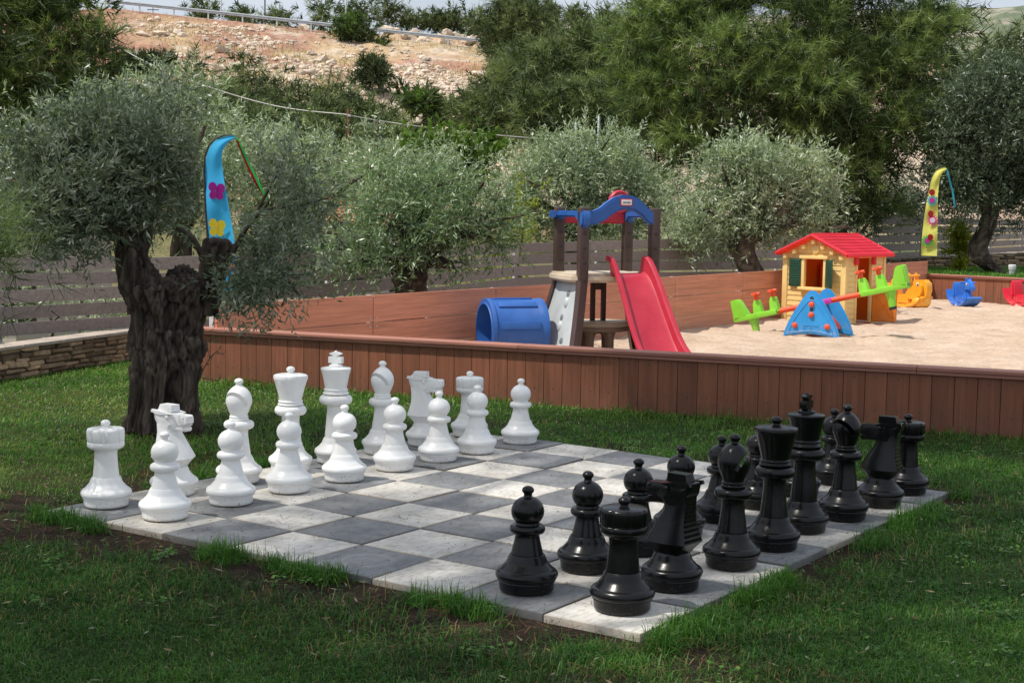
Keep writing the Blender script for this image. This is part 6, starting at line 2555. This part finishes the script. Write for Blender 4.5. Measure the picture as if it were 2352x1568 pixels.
# ---- pines overhead, out of the picture at the left: their shade dapples lawn and board
rng = np.random.default_rng(200)
SX, SY = SUN[0]/SUN[2], SUN[1]/SUN[2]


def shade_tree(label, tx, ty, lobes, nclump, seed, r=.16, z0=LAWN_Z):
    t = thing('pine_tree', label, 'tree', (tx, ty, z0))
    lo = [(a-tx, b-ty, c-z0, d, e, f, g) for a, b, c, d, e, f, g in lobes]
    mb = MB()
    top_ = max(l[2] for l in lo)
    limb(mb, [(0, 0, -.2), (.1, .05, top_*.5), (.0, .1, top_*.95)], r, r*.35, 10)
    for l in lo:
        c = np.array(l[:3])
        s_ = np.array([0, 0, c[2]*.82])
        limb(mb, [s_, s_*.45+c*.55, c], r*.35, .02, 6, 4)
    mb.build('trunk', M_pinebark, t, 60)
    needle_crown('crown', t, M_pine, lo, nclump, 9, 13, .17, .010, .22, seed, tuftlen=.2, up=.4, shell=3.0)
    return t


def sl(gx, gy, z, rx, ry, rz, w=1.0):
    """lobe whose shadow centre falls on the lawn at (gx, gy)"""
    return (gx+SX*z, gy+SY*z, z, rx, ry, rz, w)


shade_tree('tall pine standing left of the lawn, shading the white pieces', -9.2, 6.0,
           [sl(-3.0, 5.2, 10.0, 1.6, 1.3, .7, .9), sl(-1.6, 6.6, 10.6, 1.5, 1.2, .7, .8), sl(-.4, 8.3, 11, 1.5, 1.0, .7, .8), sl(-2.4, 8.3, 10.4, 1.2, .9, .7, .5), sl(.6, 9.4, 11.2, 1.3, .7, .7, .8), sl(-1.0, 4.4, 10.2, 1.6, 1.2, .7, .9)], 640, 201)
shade_tree('tall pine standing left of the lawn, shading the black pieces and foreground', -6.6, 2.2,
           [sl(.6, 3.4, 9.2, 1.7, 1.3, .7, 1.2), sl(2.4, 3.8, 9.8, 1.6, 1.3, .7, 1.2), sl(1.6, 5.4, 10.2, 1.3, 1.1, .7, .8), sl(3.4, 5.6, 10.4, 1.4, 1.0, .7, .7), sl(2.6, 7.6, 10.8, 1.4, 1.0, .7), sl(4.4, 8.2, 10.6, 1.0, .7, .7, .5), sl(-1.2, 2.8, 9.4, 1.6, 1.2, .7, 1.2), sl(3.9, 3.4, 9.6, 1.4, 1.3, .7), sl(2.2, 9.0, 11, 1.4, .7, .7, .9), sl(4.0, 9.2, 11, 1.2, .6, .7), sl(1.4, 10.2, 10.8, .9, .5, .6, 3.2), sl(2.7, 9.7, 10.8, .9, .5, .6, 3.4), sl(3.8, 9.2, 10.8, .8, .5, .6, 3.0), sl(2.0, 6.4, 10.4, 1.6, 1.2, .7, .7)], 1500, 202, .2)


# ================================================================== hillside: rocks, guardrail, poles, houses
def hz1(x, y):
    return float(hill_z(np.array([x]), np.array([y]))[0])


M_rock = pm('limestone', (.52, .43, .34), .9, .22, 1.6, .8, 6, .2, tint=True, tintvar=.3)


def rock_verts(seed, sub=2):
    bm = bmesh.new()
    bmesh.ops.create_icosphere(bm, subdivisions=sub, radius=1)
    o = Vector((seed*3.7, seed*1.9, seed*5.3))
    rr = random.Random(seed)
    cuts = [Vector((rr.gauss(0, 1), rr.gauss(0, 1), rr.gauss(0, 1))).normalized() for _ in range(15)]
    for v in bm.verts:
        d = v.co.normalized()
        r = 1.0
        for c in cuts:
            q = d.dot(c)
            if q > .4:
                r = min(r, .60/q+.01)
        v.co = d*r*(1+.14*mnoise.noise(d*2+o))
        v.co.z *= .72
    V = np.array([v.co[:] for v in bm.verts])
    F = np.array([[v.index for v in f.verts] for f in bm.faces])
    bm.free()
    return V, F


rng = np.random.default_rng(321)
# big boulders: each a thing of its own
rk_me = []
for k in range(7):
    V, F = rock_verts(k+1, 3)
    me = bpy.data.meshes.new('boulder')
    me.from_pydata(V.tolist(), [], F.tolist())
    a = me.attributes.new('tint', 'FLOAT', 'FACE')
    a.data.foreach_set('value', [random.uniform(.35, .75)]*len(F))
    sharp(me, 25)
    me.materials.append(M_rock)
    rk_me.append(me)


def put_boulder(px_, Y, size, lab, grp, sq=(1, 1, 1)):
    X = (px_-1176)/FD*Y
    o = bpy.data.objects.new('boulder', rk_me[rng.integers(0, 7)])
    COL.objects.link(o)
    o.location = (X, Y, hz1(X, Y)+size*.15)
    o.scale = (size*sq[0], size*sq[1], size*sq[2])
    o.rotation_euler = (rng.uniform(-.3, .3), rng.uniform(-.3, .3), rng.uniform(0, 6.3))
    tag(o, lab, 'boulder', grp)


put_boulder(975, 84, .75, 'largest pale boulder at the foot of the scree, above the olives', 'boulders on the hillside')
for i in range(90):
    z_ = rng.uniform(0, 1)
    if z_ < .42:
        px_, Y = rng.normal(700, 130), rng.uniform(98, 138)
    elif z_ < .75:
        px_, Y = rng.normal(960, 90), rng.uniform(85, 130)
    else:
        px_, Y = rng.normal(480, 90), rng.uniform(104, 140)
    put_boulder(float(np.clip(px_, 330, 1120)), Y, float(rng.uniform(.38, .85)), 'pale limestone boulder lying loose on the dry hillside', 'boulders on the hillside', (1.2, 1, .8))
for i in range(80):
    px_ = rng.uniform(655, 1125)
    put_boulder(px_, rng.uniform(156.5, 162), float(rng.uniform(.3, 1.05)), 'weathered orange-grey rock in the cut bank above the guardrail', 'rocks of the cut bank', (1.2, .8, 1.0))
# loose rubble
VV, TT = [], []
tmpl = [rock_verts(20+k, 1) for k in range(6)]
n = 9000
z_ = rng.uniform(0, 1, n)
pxs = np.where(z_ < .45, rng.normal(960, 105, n), np.where(z_ < .8, rng.normal(660, 150, n), rng.normal(440, 110, n)))
Ys_ = np.where(z_ < .45, rng.uniform(70, 132, n), rng.uniform(84, 147, n))
ok = (pxs > 230) & (pxs < 1140)
pxs, Ys_ = pxs[ok], Ys_[ok]
Xs_ = (pxs-1176)/FD*Ys_
keep = fbm(Xs_*.16, Ys_*.16, 401)+.25*(pxs > 850) > .45
Xs_, Ys_ = Xs_[keep], Ys_[keep]
Zs_ = hill_z(Xs_, Ys_)
sz = np.clip(rng.lognormal(-1.5, .5, len(Xs_)), .09, .6)
for i in range(len(Xs_)):
    V, F = tmpl[i % 6]
    a = rng.uniform(0, 6.28)
    R_ = np.array([[math.cos(a), -math.sin(a), 0], [math.sin(a), math.cos(a), 0], [0, 0, 1]])
    W = (V*np.array([1.2, .9, .8]))@R_.T*sz[i]+np.array([Xs_[i], Ys_[i], Zs_[i]+sz[i]*.1])
    VV.append(W[F].reshape(-1, 3))
    TT.append(np.full(len(F), rng.uniform(.2, 1)))
tag(link('rubble', np_mesh('rubble', np.concatenate(VV), 3, np.concatenate(TT)), M_rock), kind='stuff', label='pale loose rubble covering the dry hillside', cat='rubble')
# dry grass on the slope
n = 42000
pxs = rng.uniform(150, 1500, n)
Ys_ = rng.uniform(80, 158, n)
Xs_ = (pxs-1176)/FD*Ys_
keep = (fbm(Xs_*.1, Ys_*.1, 77) > .47) & (pxs > 330) | (Ys_ > 146) & (rng.uniform(0, 1, n) < .5) & (Ys_ < 149)
Xs_, Ys_ = Xs_[keep], Ys_[keep]
n = len(Xs_)
M_drygrass = leafmat('dry_grass', [(.22, .16, .06), (.40, .30, .14), (.55, .44, .24), (.24, .25, .09)], .2, .8, .1)
tag(blades('dry_grass', Xs_, Ys_, hill_z(Xs_, Ys_)-.03, rng.uniform(.15, .55, n), np.full(n, .05), np.clip(rng.normal(.5, .3, n), 0, 1.2), rng, M_drygrass, rng.uniform(0, .85, n)), kind='stuff', label='dry yellow grass on the hillside', cat='grass')

# guardrail along the road
t = thing('guardrail', 'long grey steel guardrail running down the road at the top of the hillside', 'guardrail', (0, 0, 0))
M_steel = pm('weathered_steel', (.36, .39, .42), .5, .15, 2, 0, 10)
pl = np.linspace(245, 1160, 60)
Yr = 149.0
R0_ = np.array([[(p-1176)/FD*Yr, Yr, 0] for p in pl])
R0_[:, 2] = hill_z(R0_[:, 0], R0_[:, 1]+1.2)
for _ in range(12):
    R0_[1:-1, 2] = .25*R0_[:-2, 2]+.5*R0_[1:-1, 2]+.25*R0_[2:, 2]
mb = MB()
sec = [(0, .44), (-.06, .50), (-.06, .56), (0, .60), (-.06, .65), (-.06, .72), (0, .78), (.02, .78), (.02, .44)]
vs = [(p[0], p[1]+a, p[2]+b_) for p in R0_ for a, b_ in sec]
ns = len(sec)
fs = [(i*ns+k, i*ns+(k+1) % ns, (i+1)*ns+(k+1) % ns, (i+1)*ns+k) for i in range(len(R0_)-1) for k in range(ns)]
mb.add(vs, fs)
mb.build('rail', M_steel, t)
for i in range(0, 60, 5):
    p = R0_[i]
    mb = MB()
    mb.box((p[0], p[1]+.05, p[2]+.2), (.14, .14, 1.2))
    mb.build('post', M_galv, t)


def lamp(px_, Y, h, lab, mat, r=.075, name='lamp_post'):
    X = (px_-1176)/FD*Y
    z = hz1(X, Y)
    t = thing(name, lab, 'lamp post' if name == 'lamp_post' else 'utility pole', (X, Y, z))
    mb = MB()
    mb.tube([(0, 0, -.5), (0, 0, h*.5), (0, 0, h)], [r, r*.85, r*.6], 10)
    mb.build('pole', mat, t, 50)
    if name == 'lamp_post':
        mb = MB()
        mb.tube([(0, 0, h-.1), (.4, -.2, h+.4), (1.3, -.7, h+.55)], [.05, .045, .04], 8)
        mb.build('arm', mat, t, 50)
        mb = MB()
        mb.box((1.6, -.85, h+.55), (.7, .3, .14), rz=-.5, bev=.04)
        mb.build('lamp_head', M_galv, t, 50)
    else:
        mb = MB()
        mb.box((0, 0, h-.35), (1.6, .1, .1))
        mb.box((0, 0, h-.9), (1.2, .1, .1), tint=.4)
        mb.build('cross_arm', mat, t)
    return t


M_lamp = pm('lamp_paint', (.62, .66, .70), .45, .05)
M_pole = pm('weathered_pole_wood', (.15, .075, .045), .85, .3, 6, .4, 30, .2, (1, 1, .1))
M_dpole = pm('dark_pole_wood', (.05, .042, .04), .85, .3)
lamp(507, 150.5, 9, 'pale grey lamp post beside the guardrail, left one', M_lamp)
lamp(789, 150.2, 9, 'pale grey lamp post beside the guardrail, right one', M_lamp)
lamp(606, 166, 9, 'thin dark post on the skyline between the two lamp posts', M_dpole, .09, 'utility_pole')
lamp(1137, 168, 9.5, 'dark wooden pole on the skyline beside the domed pine', M_dpole, .14, 'utility_pole')
lamp(353, 200, 9.5, 'small far utility pole with cross arms behind the left end of the guardrail', M_dpole, .08, 'utility_pole')

# wooden pole with the sagging cable
p0 = at(801, 250, 42)
t = thing('utility_pole', 'weathered brown wooden utility pole carrying a cable across the slope', 'utility pole', (p0[0], p0[1], -1.2))
mb = MB()
mb.tube([(0, 0, -.3), (0, 0, (p0[2]+1.2)*.5), (0, 0, p0[2]+1.2)], [.062, .055, .046], 12)
mb.build('pole', M_pole, t, 50)
mb = MB()
mb.box((.02, -.055, p0[2]+1.2-.2), (.09, .04, .06), bev=.008)
mb.build('bracket', M_galv, t)
for name_lab, pts in (('thin grey cable sagging from the upper left down to the wooden pole', [(-60, -80, 46), (90, 5, 45), (215, 72, 44.5), (330, 140, 44), (480, 200, 43.5), (640, 245, 42.8), (801, 264, 42)]),
                      ('thin grey cable running from the wooden pole to the right behind the pines', [(801, 265, 42), (900, 282, 42.3), (1040, 300, 42.8), (1180, 314, 43.2), (1330, 324, 43.8), (1480, 330, 44.4), (1900, 338, 46)])):
    mb = MB()
    P = spline([at(x, y, Y) for x, y, Y in pts], 8)
    mb.tube(P, .016, 6)
    tag(mb.build('cable', pm('cable_sheath', (.55, .53, .5), .6, .05), None, 60), name_lab, 'cable')
for px_, top_, Y, lab in ((1323, 281, 30, 'left one of two thin white metal posts above the broad olive'), (1376, 267, 31, 'right one of two thin white metal posts above the broad olive')):
    b0 = at(px_, top_, Y)
    mb = MB()
    mb.tube([(0, 0, -1.3), (0, 0, b0[2]*.5), (0, 0, b0[2]-.03), (0, 0, b0[2])], [.032, .03, .028, .02], 10)
    o = mb.build('metal_post', M_lamp, None, 50)
    o.location = (b0[0], b0[1], 0)
    tag(o, lab, 'post')

# houses glimpsed behind the olives
M_wall = pm('cream_render', (.55, .48, .40), .9, .08, 2, .2, 20)
M_tile = pm('terracotta_tile', (.40, .13, .075), .85, .25, 6, .6, 12, .2, tint=True, tintvar=.25)
M_win = pm('dark_window', (.02, .022, .025), .25, .1)


def house(lab, x0, x1, Y, yr, ye, zfoot, depth):
    a, b_ = at(x0, ye, Y), at(x1, ye, Y)
    rt_ = at((x0+x1)/2, yr, Y+depth*.5)
    t = thing('house', lab, 'house', (a[0], a[1], zfoot))
    W_ = b_[0]-a[0]
    ez = a[2]-zfoot
    rz_ = rt_[2]-zfoot
    mb = MB()
    mb.box((W_/2, depth/2, ez/2), (W_-.6, depth-.6, ez))
    mb.build('wall', M_wall, t)
    mb = MB()
    nr = 10
    for sgn in (0, 1):
        for k in range(nr):
            f0, f1 = k/nr, (k+1)/nr
            y0, y1 = (depth/2*f0, depth/2*f1) if not sgn else (depth-depth/2*f0, depth-depth/2*f1)
            z0, z1 = ez+(rz_-ez)*f0, ez+(rz_-ez)*f1
            x = 0
            while x < W_-.01:
                mb.add([(x, y0, z0+.05), (x+.3, y0, z0+.05), (x+.3, y1, z1+.02), (x, y1, z1+.02), (x, y0, z0-.02), (x+.3, y0, z0-.02)], [(0, 1, 2, 3), (0, 4, 5, 1)], random.random())
                x += .3
    for x in (0.3, W_-.3):
        mb.add([(x, .3, ez), (x, depth-.3, ez), (x, depth/2, rz_)], [(0, 1, 2)])
    mb.build('roof', M_tile, t, None)
    for f in (.22, .5, .78):
        mb = MB()
        mb.box((W_*f, .29, ez*.55), (1.0, .04, 1.1))
        mb.build('window', M_win, t)
    return t


house('cream house with red tiled roof half hidden behind the olives in the left half', 560, 900, 33, 440, 508, -1.2, 6)
house('house with pinkish tiled roof glimpsed behind the fence at the left edge', -260, 62, 22, 415, 520, -1.2, 6)

# fallen olive leaves and clover-like weeds in the lawn
rng = np.random.default_rng(909)
n = 2600
X, Y = rng.uniform(-.42, .42, n)*10, rng.uniform(3.0, 11.5, n)
u = ((X-O0[0])*UA[0]+(Y-O0[1])*UA[1])/TILE
v = ((X-O0[0])*VA[0]+(Y-O0[1])*VA[1])/TILE
inb = (u > 0) & (u < 8) & (v > 0) & (v < 8)
ok = (Y < ymax(X)-.1) & (~inb | (rng.uniform(0, 1, n) < .06))
X, Y, inb = X[ok], Y[ok], inb[ok]
n = len(X)
P = np.stack([X, Y, np.where(inb, .004, LAWN_Z+rng.uniform(0, .022, n))], 1)
D = unit(np.stack([rng.normal(size=n), rng.normal(size=n), np.where(inb, .02, rng.normal(size=n)*.25)], 1))
S = np.cross(D, unit(np.array([0, 0, 1.0])+rng.normal(size=(n, 3))*.25*(~inb)[:, None]))
L_, W_ = rng.uniform(.03, .055, n)[:, None], rng.uniform(.006, .012, n)[:, None]
V = np.stack([P, P+D*L_*.5-S*W_/2, P+D*L_, P+D*L_*.5+S*W_/2], 1).reshape(-1, 3)
tag(link('fallen_leaves', np_mesh('fallen_leaves', V, 4, rng.uniform(0, 1, n)), leafmat('fallen_leaf', [(.10, .06, .03), (.26, .19, .09), (.30, .31, .22), (.14, .15, .09)], .15, .6, .3)), kind='stuff', label='dry fallen olive leaves lying on lawn and slabs', cat='leaves')
n0 = 420
cx_, cy_ = rng.uniform(-3.6, 3.6, n0), rng.uniform(3.0, 9.5, n0)
X = np.repeat(cx_, 26)+rng.normal(0, .03, n0*26)
Y = np.repeat(cy_, 26)+rng.normal(0, .03, n0*26)
u = ((X-O0[0])*UA[0]+(Y-O0[1])*UA[1])/TILE
v = ((X-O0[0])*VA[0]+(Y-O0[1])*VA[1])/TILE
ok = (Y < ymax(X)-.1) & ~((u > -.1) & (u < 8.1) & (v > -.1) & (v < 8.1)) & (fbm(X*.9, Y*.9, 303) > .5)
X, Y = X[ok], Y[ok]
n = len(X)
P = np.stack([X, Y, LAWN_Z+rng.uniform(.004, .030, n)], 1)
a = rng.uniform(0, 6.28, n)
D = np.stack([np.cos(a), np.sin(a), rng.uniform(-.1, .4, n)], 1)
S = unit(np.cross(D, np.array([0, 0, 1.0])+rng.normal(size=(n, 3))*.2))
L_ = rng.uniform(.012, .024, n)[:, None]
V = np.stack([P, P+D*L_*.6-S*L_*.45, P+D*L_, P+D*L_*.6+S*L_*.45], 1).reshape(-1, 3)
tag(link('lawn_weeds', np_mesh('lawn_weeds', V, 4, rng.uniform(.2, .8, n)), M_grass), kind='stuff', label='low broad-leaved weeds growing among the lawn grass', cat='weeds')
